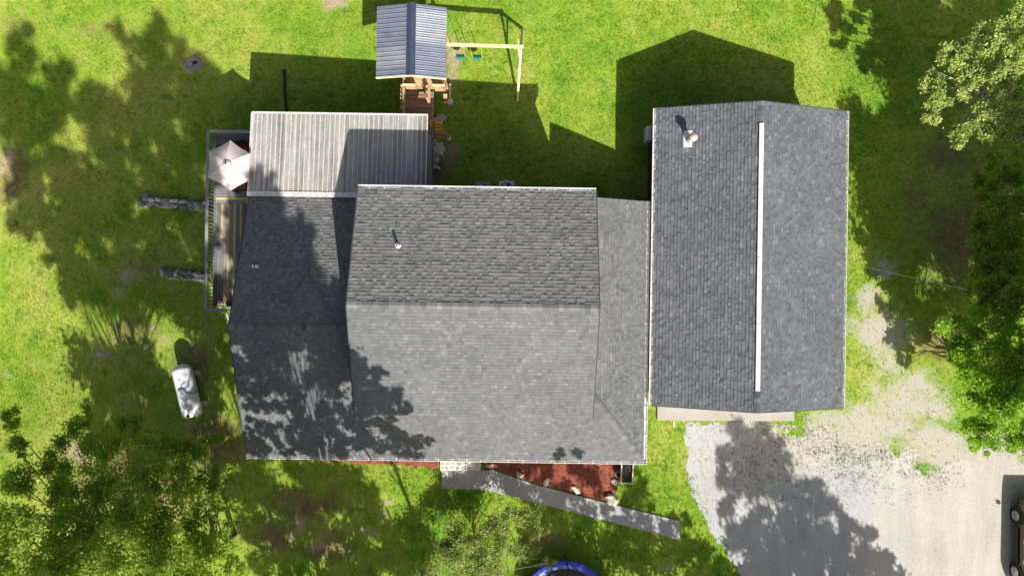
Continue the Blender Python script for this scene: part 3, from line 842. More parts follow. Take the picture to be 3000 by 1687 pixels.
ridge_caps((GRX, GY1, GRZ + .01), (GRX, rv1 + .02, GRZ + .01), (-kw, 0, -GSW * kw), (ke, 0, -GSE * ke), groof, M['shingle_garage'], seed=6)
ridge_vent = MB()
y = rv0
ridge_vent.hexa([(GRX - .10, rv0, GRZ - .03), (GRX + .10, rv0, GRZ - .03), (GRX + .10, rv1, GRZ - .03), (GRX - .10, rv1, GRZ - .03)], [(GRX - .10, rv0, GRZ + .05), (GRX + .10, rv0, GRZ + .05), (GRX + .10, rv1, GRZ + .05), (GRX - .10, rv1, GRZ + .05)])
rvo = ridge_vent.build('ridge_vent', M['dark_hole'], garage)
nseg = 4
for i in range(nseg):
    y0 = rv0 + (rv1 - rv0) * i / nseg; y1 = rv0 + (rv1 - rv0) * (i + 1) / nseg - .012
    m = MB(); m.raw([(GRX - .095, y0, GRZ + .06), (GRX, y0, GRZ + .085), (GRX + .095, y0, GRZ + .06), (GRX - .095, y1, GRZ + .06), (GRX, y1, GRZ + .085), (GRX + .095, y1, GRZ + .06),
                     (GRX - .095, y0, GRZ + .04), (GRX + .095, y0, GRZ + .04), (GRX - .095, y1, GRZ + .04), (GRX + .095, y1, GRZ + .04)],
                    [(0, 1, 4, 3), (1, 2, 5, 4), (0, 3, 8, 6), (2, 7, 9, 5), (0, 6, 7, 2, 1), (3, 4, 5, 9, 8)])
    m.build('vent_cover', M['white'], rvo)
m = MB(); m.box(GX0 + .28, GX1 - .28, GY0 + .3, GY1 - .3, -.3, GEZ - .1); m.build('wall', M['wall'], garage)
m = MB()
for yy in (GY0 + .29, GY1 - .29):
    m.raw([(GX0 + .28, yy, GEZ - .1), (GX1 - .28, yy, GEZ - .1), (GRX, yy, GRZ - .17)], [(0, 1, 2), (2, 1, 0)])
m.build('gable_end', M['wall'], garage)
g = MB(); gutter(g, (GX0 - .005, GY0, GEZ), (GX0 - .005, GY1 + .02, GEZ), (-1, 0, 0), 0.11); g.build('gutter', M['white'], garage, label='white gutter on the side facing the house')
g = MB(); gutter(g, (GX1 + .005, GY1 + .02, GEZ), (GX1 + .005, GY0, GEZ), (1, 0, 0), 0.08); g.build('gutter', M['white'], garage, label='white gutter on the side facing the trees')
for yy in (GY0 - .02, GY1 + .02):
    rake_part((GX0, yy, GEZ), (GRX, yy, GRZ), M['shingle_garage'], garage, .04); rake_part((GX1, yy, GEZ), (GRX + .001, yy, GRZ), M['shingle_garage'], garage, .04)
# flue with round cap
fz = GEZ + GSW * 1.75
fp = W(2034, 400, fz + .75)
m = MB(); m.lathe([(.115, -.1), (.115, .6)], (fp.x, fp.y, fz), 20); flue = m.build('flue', M['flashing'], garage, True)
m = MB(); m.lathe([(.17, .56), (.19, .60), (.165, .68), (.10, .73), (.0001, .75)], (fp.x, fp.y, fz), 24); m.build('flue_cap', M['flue'], flue, True)
fb = W(2016, 405, fz + .03)
m = MB()
def on_w(x, y, dz): return (x, y, GEZ + GSW * (x - GX0) + dz)
for (y0, y1) in ((fb.y - .36, fb.y + .36),):
    x0, x1 = fb.x - .14, fb.x + .2
    m.raw([on_w(x0, y0, .03), on_w(x1, y0, .03), on_w(x1, y1, .03), on_w(x0, y1, .03), on_w(x0, y0, .005), on_w(x1, y0, .005), on_w(x1, y1, .005), on_w(x0, y1, .005)],
          [(0, 1, 2, 3), (0, 4, 5, 1), (1, 5, 6, 2), (2, 6, 7, 3), (3, 7, 4, 0)])
m.build('flashing_plate', M['flashing'], garage)
bp = W(1900, 392, .9)
m = MB(); m.cbox(6.22, 6.48, bp.y - .32, bp.y + .36, .25, .95, .05); m.build('wall_unit', M['grey_metal'], garage, label='grey unit on the garage wall')
# doors on the front
for (x0, x1) in ((7.0, 9.9), (10.6, 13.4)):
    m = MB()
    for r_ in range(4): m.box(x0, x1, GY0 + .255, GY0 + .302, .02 + r_ * .55, .55 + r_ * .55)
    m.build('garage_door', M['white'], garage)

# concrete apron in front of the garage
a0, a1, a2, a3 = W(1925, 1180, .12), W(2327, 1180, .12), W(2327, 1233, .12), W(1926, 1231, .12)
m = MB(); m.prism([(a3.x, a3.y), (a2.x, a2.y), (a1.x, a1.y + .5), (a0.x, a0.y + .5)], -.1, .12)
ap = m.build('garage_apron', M['apron']); ap['kind'] = 'structure'
dpp = W(1975, 1236, .1); m = MB(); m.tube([(dpp.x, dpp.y + .05, .04), (dpp.x, dpp.y - .22, .035)], .03, 8)
tag(m.build('drain_pipe', M['pvc']), 'short white drain pipe stub at the edge of the garage apron', 'pipe')

# front walk, stoop and beds
def poly_px(lst, z): return [W(a, b, z) for a, b in lst]
wk = [(1294, 1380), (1444, 1376), (1558, 1416), (1717, 1458), (1990, 1525), (1993, 1581), (1765, 1522), (1590, 1477), (1421, 1434), (1297, 1429)]
wp = poly_px(wk, .07)[::-1]
joints = [(1294, 1432), (1432, 1570), (1570, 1710), (1710, 1850), (1850, 1993)]
top_e = [(1294, 1380), (1444, 1376), (1558, 1416), (1717, 1458), (1988, 1525)]
bot_e = [(1297, 1429), (1421, 1434), (1590, 1477), (1765, 1522), (1993, 1581)]
def edge_at(e, x):
    for (a, b) in zip(e[:-1], e[1:]):
        if a[0] <= x <= b[0]: return a[1] + (b[1] - a[1]) * (x - a[0]) / (b[0] - a[0])
    return e[-1][1] if x > e[-1][0] else e[0][1]
walk = empty('front_walk', W(1600, 1440, 0), 'long grey concrete walk angling away from the front step', 'path')
walk.pop('category', None); walk['kind'] = 'structure'
for (xa, xb) in joints:
    m = MB(); xs = np.linspace(xa, xb - 0.7, 12)
    pts = [W(x, edge_at(top_e, x), .07) for x in xs] + [W(x, edge_at(bot_e, x), .07) for x in xs[::-1]]
    m.prism([(p.x, p.y) for p in pts][::-1], -.1, .07); m.build('slab', M['concrete'], walk)
# mortared flagstone step
step = empty('stone_step', W(1350, 1362, 0), 'mortared flagstone step at the front eave with white joints', 'step')
s0, s1, s2, s3 = W(1289, 1330, .2), W(1410, 1330, .2), W(1408, 1377, .2), W(1290, 1379, .2)
m = MB(); m.prism([(s3.x, s3.y), (s2.x, s2.y), (s1.x, s1.y + .4), (s0.x, s0.y + .4)], -.1, .185); m.build('mortar_bed', M['mortar'], step)
sr = random.Random(5)
yrow = [(1338, 1352), (1354, 1365), (1366, 1378)]
for ri, (ya, yb) in enumerate(yrow):
    x = 1291
    while x < 1404:
        w_ = sr.uniform(10, 22); xe = min(1407, x + w_)
        if xe - x > 7:
            c = W((x + xe) / 2, (ya + yb) / 2, .2)
            m = MB(); m.rock((c.x, c.y, .175), (xe - x) / 2 * .0158, (yb - ya) / 2 * .0158, .045, sr.randint(0, 999), 8, 4, .18); m.build('flagstone', M['flag_stone'], step)
        x = xe + 1.2
# mulch beds
BED_PX = [(1412, 1330), (1830, 1330), (1815, 1400), (1800, 1470), (1717, 1453), (1558, 1411), (1446, 1371), (1412, 1374)]
bed = poly_px(BED_PX, .05)[::-1]
def bed_mesh(name, pts, label):
    xs = [p.x for p in pts]; ys = [p.y for p in pts]
    gx_ = np.arange(min(xs), max(xs), .09); gy_ = np.arange(min(ys), max(ys), .09)
    X, Y = np.meshgrid(gx_, gy_); ins = inside(pts, X + .045, Y + .045)
    Z = .045 + .05 * np.abs(np.sin(X * 3.1 + 1.3 * np.sin(Y * 4))) * np.abs(np.cos(Y * 2.7)) + .02 * rng.random(X.shape)
    m = MB(); idd = {}
    for i in range(X.shape[0] - 1):
        for j in range(X.shape[1] - 1):
            if ins[i, j]:
                q = []
                for (ii, jj) in ((i, j), (i, j + 1), (i + 1, j + 1), (i + 1, j)):
                    if (ii, jj) not in idd:
                        idd[(ii, jj)] = len(m.v); m.v.append((X[ii, jj], Y[ii, jj], Z[ii, jj]))
                    q.append(idd[(ii, jj)])
                m.f.append(tuple(q)); m.m.append(0)
    o = m.build(name, M['mulch'], None, True); tag(o, label, None, None, 'structure'); return o
bed_mesh('mulch_bed', bed, 'red mulch bed between the front eave and the walk')
bed2 = poly_px([(945, 1325), (1288, 1328), (1288, 1372), (1180, 1362), (945, 1350)], .05)[::-1]
bed_mesh('mulch_bed', bed2, 'narrow red mulch strip left of the stone step')

# boulders of the bed
ROCKS = [(1522, 1390, .30, .26, .16, 'pale pointed stone in the mulch bed nearest the stone step'),
         (1599, 1412, .30, .26, .13, 'smooth whitish grey stone at the walk edge of the mulch bed'),
         (1687, 1434, .38, .24, .15, 'tan flat-topped stone at the walk edge of the mulch bed'),
         (1803, 1411, .26, .28, .15, 'pale triangular stone beside the raised planter'),
         (1791, 1460, .62, .42, .26, 'big tan boulder where the mulch bed meets the walk'),
         (1436, 1363, .32, .16, .12, 'low pale stone beside the leafy plant at the stone step')]
for i, (px, py, rx, ry, rz, lb) in enumerate(ROCKS):
    c = W(px, py, .12); m = MB(); m.rock((c.x, c.y, .06 + rz * .4), rx * .62, ry * .62, rz * .7, 40 + i, 6, 5, .42, i * 1.3)
    tag(m.build('boulder', M['pale_stone']), lb, 'rock', 'stones along the mulch bed')

def pot(px, py, z, r, h, mat, label, soil='soil', group=None):
    c = W(px, py, z + h); m = MB()
    m.lathe([(r * .72, 0), (r * .95, h * .95), (r * 1.05, h), (r * .86, h), (r * .84, h * .9)], (c.x, c.y, z), 20, 'z', False); body = m.build('flower_pot', mat, None, True)
    tag(body, label, 'pot', group)
    m = MB(); m.lathe([(r * .84, h * .88), (.0001, h * .9)], (c.x, c.y, z), 16); m.build('soil', M[soil], body)
    return body
pot(1756, 1355, .06, .115, .22, M['pot_grey'], 'small empty grey pot in the mulch under the eave')
pot(1812, 1390, .06, .15, .3, M['pot_grey'], 'larger grey pot between the mulch bed and the raised planter')
# raised planter box
pl = empty('raised_planter', W(1838, 1385, 0), 'raised planter box with white rim at the right end of the mulch bed', 'planter')
q = [W(1823, 1335, .5), W(1857, 1337, .5), W(1852, 1416, .5), W(1819, 1413, .5)]
for a_, b_ in ((0, 1), (1, 2), (2, 3), (3, 0)):
    p_, r_ = q[a_], q[b_]
    m = MB(); m.bar((p_.x, p_.y, .27), (r_.x, r_.y, .27), .04, .42); m.build('side_board', M['deck_y'], pl)
    m = MB(); m.bar((p_.x, p_.y, .50), (r_.x, r_.y, .50), .05, .035); m.build('rim', M['beam_wood'], pl)
for c_ in q:
    m = MB(); m.box(c_.x - .045, c_.x + .045, c_.y - .045, c_.y + .045, 0, .525); m.build('corner_post', M['beam_wood'], pl)
m = MB(); ins_ = [q[0].lerp(q[2], .07), q[1].lerp(q[3], .07), q[2].lerp(q[0], .07), q[3].lerp(q[1], .07)]
m.prism([(p.x, p.y) for p in ins_][::-1], .0, .2); m.build('soil', M['dry_soil'], pl)
pot(1838, 1357, .2, .13, .3, M['teal'], 'teal glazed pot standing in the raised planter')
pot(1841, 1373, .2, .085, .2, M['pot_grey'], 'little dark pot with pale rim standing in the raised planter')

# ------------------------------------------------------------------ deck with railings
deck = empty('deck', (-12.8, 3.2, -.8), 'weathered grey wooden deck with slatted railing along the left of the house', 'deck')
DZ = 1.0; DT = .035
DX0 = W(629, 500, DZ).x; DXE = -3.78
DYN, DYM, DYS = W(629, 395, DZ).y, W(640, 596, DZ).y, W(629, 898, DZ).y
y = DYM + .32
while y < DYN - .05:
    m = MB(); m.cbox(DX0, DXE, y, y + .135, DZ - DT, DZ, .006); m.build('plank', M['deck_x'], deck); y += .143
# new pine boards across the joint
for i, (xa, xb, mt) in enumerate(((DX0, -11.65, 'yellow_wood_x'), (DX0, -12.55, 'deck_x'))):
    y0 = DYM + .16 - i * .145
    m = MB(); m.cbox(DX0 + .02, xb, y0, y0 + .135, DZ - DT, DZ + .003, .006); m.build('plank', M[mt], deck)
m = MB(); m.cbox(-12.54, -11.65, DYM + .015, DYM + .15, DZ - DT, DZ + .003, .006); m.build('plank', M['yellow_wood_x'], deck)
rows = [(0, None), (1, None), (2, (0.0, .34)), (3, None), (4, (0, 1)), (5, None), (6, (0, 1)), (7, None), (8, (0, .33)), (9, None), (10, None), (11, None), (12, None), (13, None)]
Ltot = DYM - DYS
for (i, yl) in rows:
    x = DX0 + .02 + i * .146
    if x > -11.4: break
    segs = []
    if yl is None: segs = [(0, sr.uniform(.35, .65), 0), (None, 1, 0)]
    elif yl == (0, 1): segs = [(0, 1, 1)]
    else: segs = [(0, yl[1], 1), (None, 1, 0)]
    if i == 3: segs = [(0, .8, 0), (None, 1, 1)]
    last = 0
    for (s_, e_, yel) in segs:
        s_ = last if s_ is None else s_; last = e_
        m = MB(); m.cbox(x, x + .136, DYM - e_ * Ltot + .004, DYM - s_ * Ltot - .004, DZ - DT, DZ, .006); m.build('plank', M['yellow_wood_y' if yel else 'deck_y'], deck)
# joists and skirt
m = MB(); m.box(DX0 + .02, DX0 + .07, DYS + .01, DYN - .01, DZ - .28, DZ - DT - .002); m.box(DX0 + .1, DXE - .02, DYN - .08, DYN - .03, DZ - .28, DZ - DT - .002); m.box(DX0 + .1, -11.4, DYS + .02, DYS + .07, DZ - .28, DZ - DT - .002); m.build('rim_joist', M['deck_y'], deck)
for (x_, y_) in ((DX0 + .1, DYN - .12), (DX0 + .1, 3.6), (DX0 + .1, DYS + .12), (-11.5, DYN - .12), (DXE - .15, DYN - .15)):
    m = MB(); m.box(x_ - .06, x_ + .06, y_ - .06, y_ + .06, -1.8, DZ - .04); m.build('post', M['deck_y'], deck)
RZ = 1.90
RX = W(606, 600, RZ).x; RYN = W(606, 384, RZ).y; RYS = W(610, 908, RZ).y
def railing(p, q, spacing=.125, skip_top=False):
    p = Vector(p); q = Vector(q); L = (q - p).length; d = (q - p) / L; n = Vector((-d.y, d.x, 0))
    m = MB(); m.bar(p + Vector((0, 0, RZ - .02)), q + Vector((0, 0, RZ - .02)), .14, .035); m.build('top_rail', M['rail_wood'], deck)
    m = MB(); m.bar(p + Vector((0, 0, DZ + .08)), q + Vector((0, 0, DZ + .08)), .04, .085); m.build('bottom_rail', M['rail_wood'], deck)
    kk = spacing / 2
    while kk < L:
        c = p + d * kk; m = MB(); m.box(c.x - .018, c.x + .018, c.y - .018, c.y + .018, DZ - .1, RZ - .04); m.build('baluster', M['rail_wood'], deck); kk += spacing
railing((RX, RYN, 0), (RX, RYS, 0), .17)
railing((RX + .075, RYN - .001, 0), (-11.4, RYN - .001, 0), .17)
railing((RX + .075, RYS + .001, 0), (-13.05, RYS + .001, 0), .17)
railing((-3.86, 6.9, 0), (-3.86, 4.3, 0), .17)
# stair rail down from the deck's south end
m = MB(); ps = W(661, 908, 1.8); pe = W(676, 958, .9); m.bar(ps, pe, .08, .06); m.build('stair_rail', M['rail_wood'], deck)

# patio umbrella
uap = W(664, 480, 3.68)
ucx, ucy = W(671, 485, 3.3).x, W(671, 485, 3.3).y
umb = empty('patio_umbrella', (uap.x, uap.y, DZ), 'cream hexagonal patio umbrella open over the deck corner', 'umbrella')
UZ = 3.3; cor = []
for (cx_, cy_) in ((674.5, 411), (733, 450), (731, 528), (674, 558), (608, 520), (611, 442)):
    cor.append(W(cx_, cy_, UZ))
for i in range(6):
    a_, b_ = cor[i], cor[(i + 1) % 6]; m = MB(); nr = 7
    grid = []
    for r_ in range(nr + 1):
        f_ = r_ / nr; row = []
        for s_ in range(9):
            g_ = s_ / 8; e_ = a_.lerp(b_, g_)
            sc = 4 * g_ * (1 - g_)
            p = uap.lerp(e_, .07 + .93 * f_)
            p.z += .10 * math.sin(math.pi * f_) - .05 * sc * f_
            p += (uap - e_) * (.045 * sc * f_ * f_)
            p.z = min(p.z, uap.z)
            row.append(p)
        grid.append(row)
    for r_ in range(nr):
        for s_ in range(8):
            m.poly([grid[r_][s_], grid[r_ + 1][s_], grid[r_ + 1][s_ + 1], grid[r_][s_ + 1]])
    # valance
    for s_ in range(8):
        p, q_ = grid[nr][s_], grid[nr][s_ + 1]; m.poly([p, p - Vector((0, 0, .09)), q_ - Vector((0, 0, .09)), q_])
    m.build('canopy_panel', M['canvas'], umb, True)
    m = MB(); m.tube([uap - Vector((0, 0, .10)), a_ - Vector((0, 0, .03))], .012, 6); m.build('rib', M['dark_metal'], umb)
m = MB(); m.lathe([(.20, -.03), (.15, .02), (.05, .05), (.0001, .06)], (uap.x, uap.y, uap.z), 12); m.build('vent_cap', M['canvas'], umb, True)
m = MB(); m.lathe([(.03, .09), (.045, .12), (.03, .16), (.0001, .18)], (uap.x, uap.y, uap.z), 10); m.build('finial', M['dark_metal'], umb, True)
m = MB(); m.tube([(uap.x, uap.y, DZ + .1), (uap.x, uap.y, uap.z)], .024, 10); m.build('pole', M['dark_metal'], umb)
m = MB(); m.lathe([(.28, .005), (.28, .06), (.08, .10), (.04, .25)], (uap.x, uap.y, DZ), 20); m.build('base', M['dark_metal'], umb)

def patio_chair(px, py, rz, label, slats):
    c = W(px, py, DZ + .4); e = empty('patio_chair', (c.x, c.y, DZ), label, 'chair', 'red cushioned chairs on the deck')
    cs, sn = math.cos(rz), math.sin(rz)
    def tr(x, y, z): return (c.x + x * cs - y * sn, c.y + x * sn + y * cs, DZ + z)
    def tb(x0, x1, y0, y1, z0, z1): return MB().hexa([tr(x0, y0, z0), tr(x1, y0, z0), tr(x1, y1, z0), tr(x0, y1, z0)], [tr(x0, y0, z1), tr(x1, y0, z1), tr(x1, y1, z1), tr(x0, y1, z1)])
    tb(-.25, .25, -.25, .25, .36, .46).build('seat_cushion', M['red_cloth'], e)
    for sx_ in (-.27, .24):
        for sy_ in (-.26, .23): tb(sx_, sx_ + .03, sy_, sy_ + .03, .003, .64 if sy_ < 0 else .95).build('leg', M['black_plastic'], e)
        tb(sx_ - .01, sx_ + .045, -.27, .27, .64, .67).build('armrest', M['black_plastic'], e)
    for i in range(8):
        x = -.24 + i * .065; tb(x, x + .025, .25, .275, .44, .95).build('back_slat', M['black_plastic'], e)
    tb(-.26, .26, .245, .28, .93, .98).build('top_rail', M['black_plastic'], e)
    if slats:
        for i in range(5):
            y = -.2 + i * .09; tb(-.22, .22, y, y + .03, .461, .472).build('pattern_stripe', M['yellow_wood_x'], e)
patio_chair(712, 437, 0.2, 'red cushioned chair above the umbrella on the deck', False)
patio_chair(706, 545, math.pi * .55, 'red and tan striped chair below the umbrella on the deck', True)
# small things at the deck's south end
c = W(641, 889, DZ); m = MB(); m.cbox(c.x - .07, c.x + .07, c.y - .13, c.y + .13, DZ + .002, DZ + .32, .02)
tag(m.build('storage_can', M['red_cloth']), 'small red container at the lower end of the deck', 'container')
c = W(651, 888, DZ); m = MB(); m.lathe([(.10, .002), (.12, .25), (.115, .30), (.0001, .31)], (c.x, c.y, DZ), 16)
tag(m.build('lidded_bin', M['grey_metal'], None, True), 'grey lidded bin beside the red container on the deck', 'bin')
pot(671, 889, DZ + .002, .14, .3, M['clay'], 'dark brown flower pot at the lower end of the deck')

# ------------------------------------------------------------------ play tower with swing, bridge and ladder
tower = empty('play_tower', (-4.5, 10.6, -.3), 'wooden play tower with slate blue metal roof above the porch', 'playhouse')
TZ, TRZ = 3.1, 3.52
tS, tN = W(1205, 228, TZ).y, W(1205, 22, TZ).y
tW, tE = W(1103, 125, TZ).x, W(1308, 125, TZ).x
tR = W(1204, 115, TRZ).x
def tower_side(xe, flip, patch):
    seg = [(0, 3), (3, 7), (7, 11), (11, 14), (14, 15)] if flip else [(0, 2), (2, 6), (6, 9), (9, 12), (12, 15)]
    n = 15; pitch = (tN - tS) / n
    for si, (a_, b_) in enumerate(seg):
        m = MB()
        for i in range(a_, b_):
            y0 = tS + i * pitch
            prof = [(0, 0), (.012, .034), (.036, .034), (.048, 0), (pitch * .48, 0), (pitch * .52, .008), (pitch * .60, .008), (pitch * .64, 0), (pitch, 0)]
            for (p0, p1) in zip(prof[:-1], prof[1:]):
                A = (xe, y0 + p0[0], TZ + p0[1]); B = (xe, y0 + p1[0], TZ + p1[1]); C = (tR, y0 + p1[0], TRZ + p1[1]); D = (tR, y0 + p0[0], TRZ + p0[1])
                m.poly([A, B, C, D] if flip else [B, A, D, C])
        m.build('metal_panel', M['faded_glint_metal'] if si in patch else M['blue_metal'], troof)
m = MB()
m.hexa([(tW + .02, tS + .02, TZ - .06), (tR, tS + .02, TRZ - .06), (tR, tN - .02, TRZ - .06), (tW + .02, tN - .02, TZ - .06)], [(tW + .02, tS + .02, TZ - .01), (tR, tS + .02, TRZ - .01), (tR, tN - .02, TRZ - .01), (tW + .02, tN - .02, TZ - .01)])
m.hexa([(tR + .001, tS + .02, TRZ - .06), (tE - .02, tS + .02, TZ - .06), (tE - .02, tN - .02, TZ - .06), (tR + .001, tN - .02, TRZ - .06)], [(tR + .001, tS + .02, TRZ - .01), (tE - .02, tS + .02, TZ - .01), (tE - .02, tN - .02, TZ - .01), (tR + .001, tN - .02, TRZ - .01)])
troof = m.build('roof', M['cedar'], tower)
tower_side(tW, False, (1,)); tower_side(tE, True, (2, 3))  # faded patches, plus right-slope paler panel colour standing in for sky and sun reflection
m = MB(); m.raw([(tR - .2, tS - .02, TRZ - .02), (tR, tS - .02, TRZ + .06), (tR + .2, tS - .02, TRZ - .02), (tR - .2, tN + .03, TRZ - .02), (tR, tN + .03, TRZ + .06), (tR + .2, tN + .03, TRZ - .02)], [(0, 1, 4, 3), (1, 2, 5, 4), (0, 2, 1), (3, 4, 5)])
m.build('ridge_cap', M['blue_cap'], troof)
m = MB()
rake(m, (tW, tS - .03, TZ + .02), (tR, tS - .03, TRZ + .02), .04, .12); rake(m, (tE, tS - .03, TZ + .02), (tR + .001, tS - .03, TRZ + .02), .04, .12); m.build('gable_trim', M['beam_wood'], troof)
bx0, bx1, by0, by1 = -5.05, -3.22, tS + .02, tN - .5
for (x_, y_) in ((bx0, by0 + .3), (bx1, by0 + .3), (bx0, by1), (bx1, by1)):
    m = MB(); m.box(x_ - .05, x_ + .05, y_ - .05, y_ + .05, -1.0, TZ - .05); m.build('post', M['cedar'], tower)
PZ = 1.35
y = by0
while y < by1:
    m = MB(); m.cbox(bx0, bx1, y, y + .134, PZ - .035, PZ, .005); m.build('floor_plank', M['cedar'], tower); y += .14
for (x0, x1, zz) in ((bx0 + .05, -4.55, 0), (-3.72, bx1 - .05, 0)):
    xx = x0
    while xx < x1 - .05:
        m = MB(); m.box(xx, xx + .115, by0 - .03, by0 - .008, PZ - .25, PZ + .75); m.build('wall_board', M['cedar'], tower); xx += .125
for xw in (bx0 - .03, bx1 + .008):
    yy = by0
    while yy < by1 - .1:
        m = MB(); m.box(xw, xw + .022, yy, yy + .115, PZ - .2, PZ + .75); m.build('wall_board', M['cedar'], tower); yy += .125
m = MB(); m.bar((bx0 - .05, by0 - .05, PZ + .78), (-4.5, by0 - .05, PZ + .78), .09, .04); m.bar((-3.75, by0 - .05, PZ + .78), (bx1 + .05, by0 - .05, PZ + .78), .09, .04); m.build('rail', M['beam_wood'], tower)
# sandbox frame under the tower's right corner
m = MB(); m.bar((-3.4, by0 - .28, .1), (bx1 + .12, by0 - .28, .1), .09, .14); m.bar((bx1 + .1, by0 - .28, .1), (bx1 + .1, by0 + .6, .1), .09, .14); m.box(bx1, bx1 + .24, by0 - .38, by0 - .14, -.2, .2); m.build('base_beam', M['beam_wood'], tower)
m = MB(); m.bar((-3.35, by0 - .24, 1.0), (bx1 + .05, by0 - .24, 1.0), .25, .03); m.build('shelf_board', M['cedar'], tower)

# bridge from the deck to the tower
bridge = empty('bridge', (-4.3, 8.4, -.2), 'brown plank bridge with wooden side rails from porch to play tower', 'bridge')
brx0, brx1 = W(1189, 300, DZ).x, W(1266, 320, DZ).x
y = DYN + .02; i = 0
while y < by0 - .12:
    z_ = DZ + (0.0 if y < 8.9 else .12 * (1 if y < 9.05 else 2))
    m = MB(); m.cbox(brx0, brx1, y, y + .134, z_ - .035, z_, .006); m.build('plank', M['ramp_wood'], bridge); y += .141
for (xs_, ya, yb, nm) in ((brx0 - .03, DYN + .1, by0 - .05, 'left'), (brx1 - .12, 8.55, by0 - .05, 'right')):
    for f_ in (0, .5, 1):
        yy = ya + (yb - ya) * f_; m = MB(); m.box(xs_ - .04, xs_ + .04, yy - .04, yy + .04, -.6, DZ + 1.0); m.build('rail_post', M['cedar'], bridge)
    for zz in (.35, .62, .95):
        m = MB(); m.bar((xs_ + .055, ya, DZ + zz), (xs_ + .055, yb, DZ + zz), .03, .09); m.build('side_rail', M['cedar'], bridge)
    yy = ya + .1
    while yy < yb:
        m = MB(); m.box(xs_ - .065, xs_ - .042, yy, yy + .09, DZ - .05, DZ + 1.02); m.build('side_slat', M['cedar'], bridge); yy += .19
m = MB(); m.bar((brx1 + .03, DYN, DZ - .12), (brx1 + .03, by0, DZ - .12), .04, .2); m.build('side_beam', M['rail_wood'], bridge)
m = MB(); m.box(brx1 + .1, brx1 + .42, 8.0, 8.35, -.2, -.02); m.build('footing_block', M['concrete'], bridge)

# swing beam
swing = empty('swing_set', (-1.2, 10.9, 0), 'pale timber swing beam with A-frame legs right of the play tower', 'swing set')
BZ = 2.42
b0 = W(1300, 131, BZ); b1 = W(1529, 138, BZ)
m = MB(); m.bar(b0, b1 + Vector((.08, 0, 0)), .11, .16); m.build('beam', M['beam_wood'], swing)
apx = W(1525, 138, BZ)
f1 = Wg(1516, 296); f2 = Wg(1530, 84)
for f_ in (f1, f2):
    m = MB(); m.bar(apx + Vector((0.02, 0, -.02)), f_, .10, .10, (1, 0, 0)); m.build('leg', M['beam_wood'], swing)
m = MB(); m.bar((apx.x - .09, apx.y - .75, 1.35), (apx.x - .09, apx.y + .75, 1.35), .05, .1); m.build('cross_bar', M['beam_wood'], swing)
for k_, (pxs, pys) in enumerate(((1349, 167), (1398, 169))):
    sc_ = W(pxs, pys, .5)
    sw = empty('swing', (sc_.x, sc_.y, .5), ('green swing seat on yellow chains nearest the play tower', 'green swing seat on yellow chains nearest the A-frame legs')[k_], 'swing', 'swings under the timber beam')
    m = MB(); n_ = 8
    for i in range(n_):
        x0 = -.22 + .44 * i / n_; x1 = -.22 + .44 * (i + 1) / n_
        h0 = .10 * (x0 / .22) ** 2; h1 = .10 * (x1 / .22) ** 2
        m.hexa([(sc_.x + x0, sc_.y - .12, .45 + h0), (sc_.x + x1, sc_.y - .12, .45 + h1), (sc_.x + x1, sc_.y + .12, .45 + h1), (sc_.x + x0, sc_.y + .12, .45 + h0)],
               [(sc_.x + x0, sc_.y - .12, .475 + h0), (sc_.x + x1, sc_.y - .12, .475 + h1), (sc_.x + x1, sc_.y + .12, .475 + h1), (sc_.x + x0, sc_.y + .12, .475 + h0)])
    m.build('seat', M['green_plastic'], sw, True)
    by_ = b0.y + (b1.y - b0.y) * (sc_.x - b0.x) / (b1.x - b0.x)
    for sg in (-1, 1):
        m = MB(); m.tube([(sc_.x + sg * .22, sc_.y, .55), (sc_.x + sg * .235, sc_.y + (by_ - sc_.y) * .45, 1.3)], .017, 6); m.build('chain_grip', M['yellow_chain'], sw)
        m = MB(); m.tube([(sc_.x + sg * .235, sc_.y + (by_ - sc_.y) * .45, 1.3), (sc_.x + sg * .25, by_, BZ - .08)], .009, 5); m.build('chain', M['yellow_chain'], sw)

# yellow climbing ladder at the deck corner
lad = empty('climbing_ladder', W(1290, 380, 0), 'yellow panelled climbing ladder with wooden rungs at the deck corner', 'ladder')
c0, c1 = W(1272, 353, 1.25), W(1297, 383, 1.0)
for i in range(3):
    f0, f1_ = i / 3, (i + 1) / 3 - .03
    ya_, yb_ = c0.y + (c1.y - c0.y) * f0, c0.y + (c1.y - c0.y) * f1_
    m = MB(); m.cbox(c0.x, c1.x, yb_, ya_, 1.0 - .06 * i, 1.06 - .06 * i, .012); m.build('yellow_panel', M['yellow_plastic'], lad)
hl = W(1264, 362, 1.3)
m = MB(); m.tube([(hl.x + .1, hl.y + .14, 1.1), (hl.x - .02, hl.y + .15, 1.25), (hl.x - .07, hl.y, 1.3), (hl.x - .02, hl.y - .14, 1.25), (hl.x + .1, hl.y - .13, 1.1)], .035, 8); m.build('grip_handle', M['yellow_plastic'], lad, True)
for i, (pyr, zz) in enumerate(((388, .78), (395, .52), (402, .26))):
    a_ = W(1274 + i, pyr, zz); b_ = W(1304 + i * 3, pyr, zz); m = MB(); m.bar(a_, b_, .07, .045); m.build('rung', M['cedar'], lad)
for (pa, pb) in (((1292, 365, 1.2), (1315, 404, .05)), ((1266, 365, 1.2), (1275, 405, .05))):
    m = MB(); m.bar(W(*pa), W(*pb), .045, .09); m.build('stringer', M['cedar'], lad)
m = MB(); fo = W(1316, 406, .1); m.box(fo.x - .10, fo.x + .10, fo.y - .10, fo.y + .10, -.1, .13); m.build('footing_block', M['beam_wood'], lad)
tA, tB, tC = W(1268, 352, .95), W(1314, 346, .5), W(1296, 360, .95)
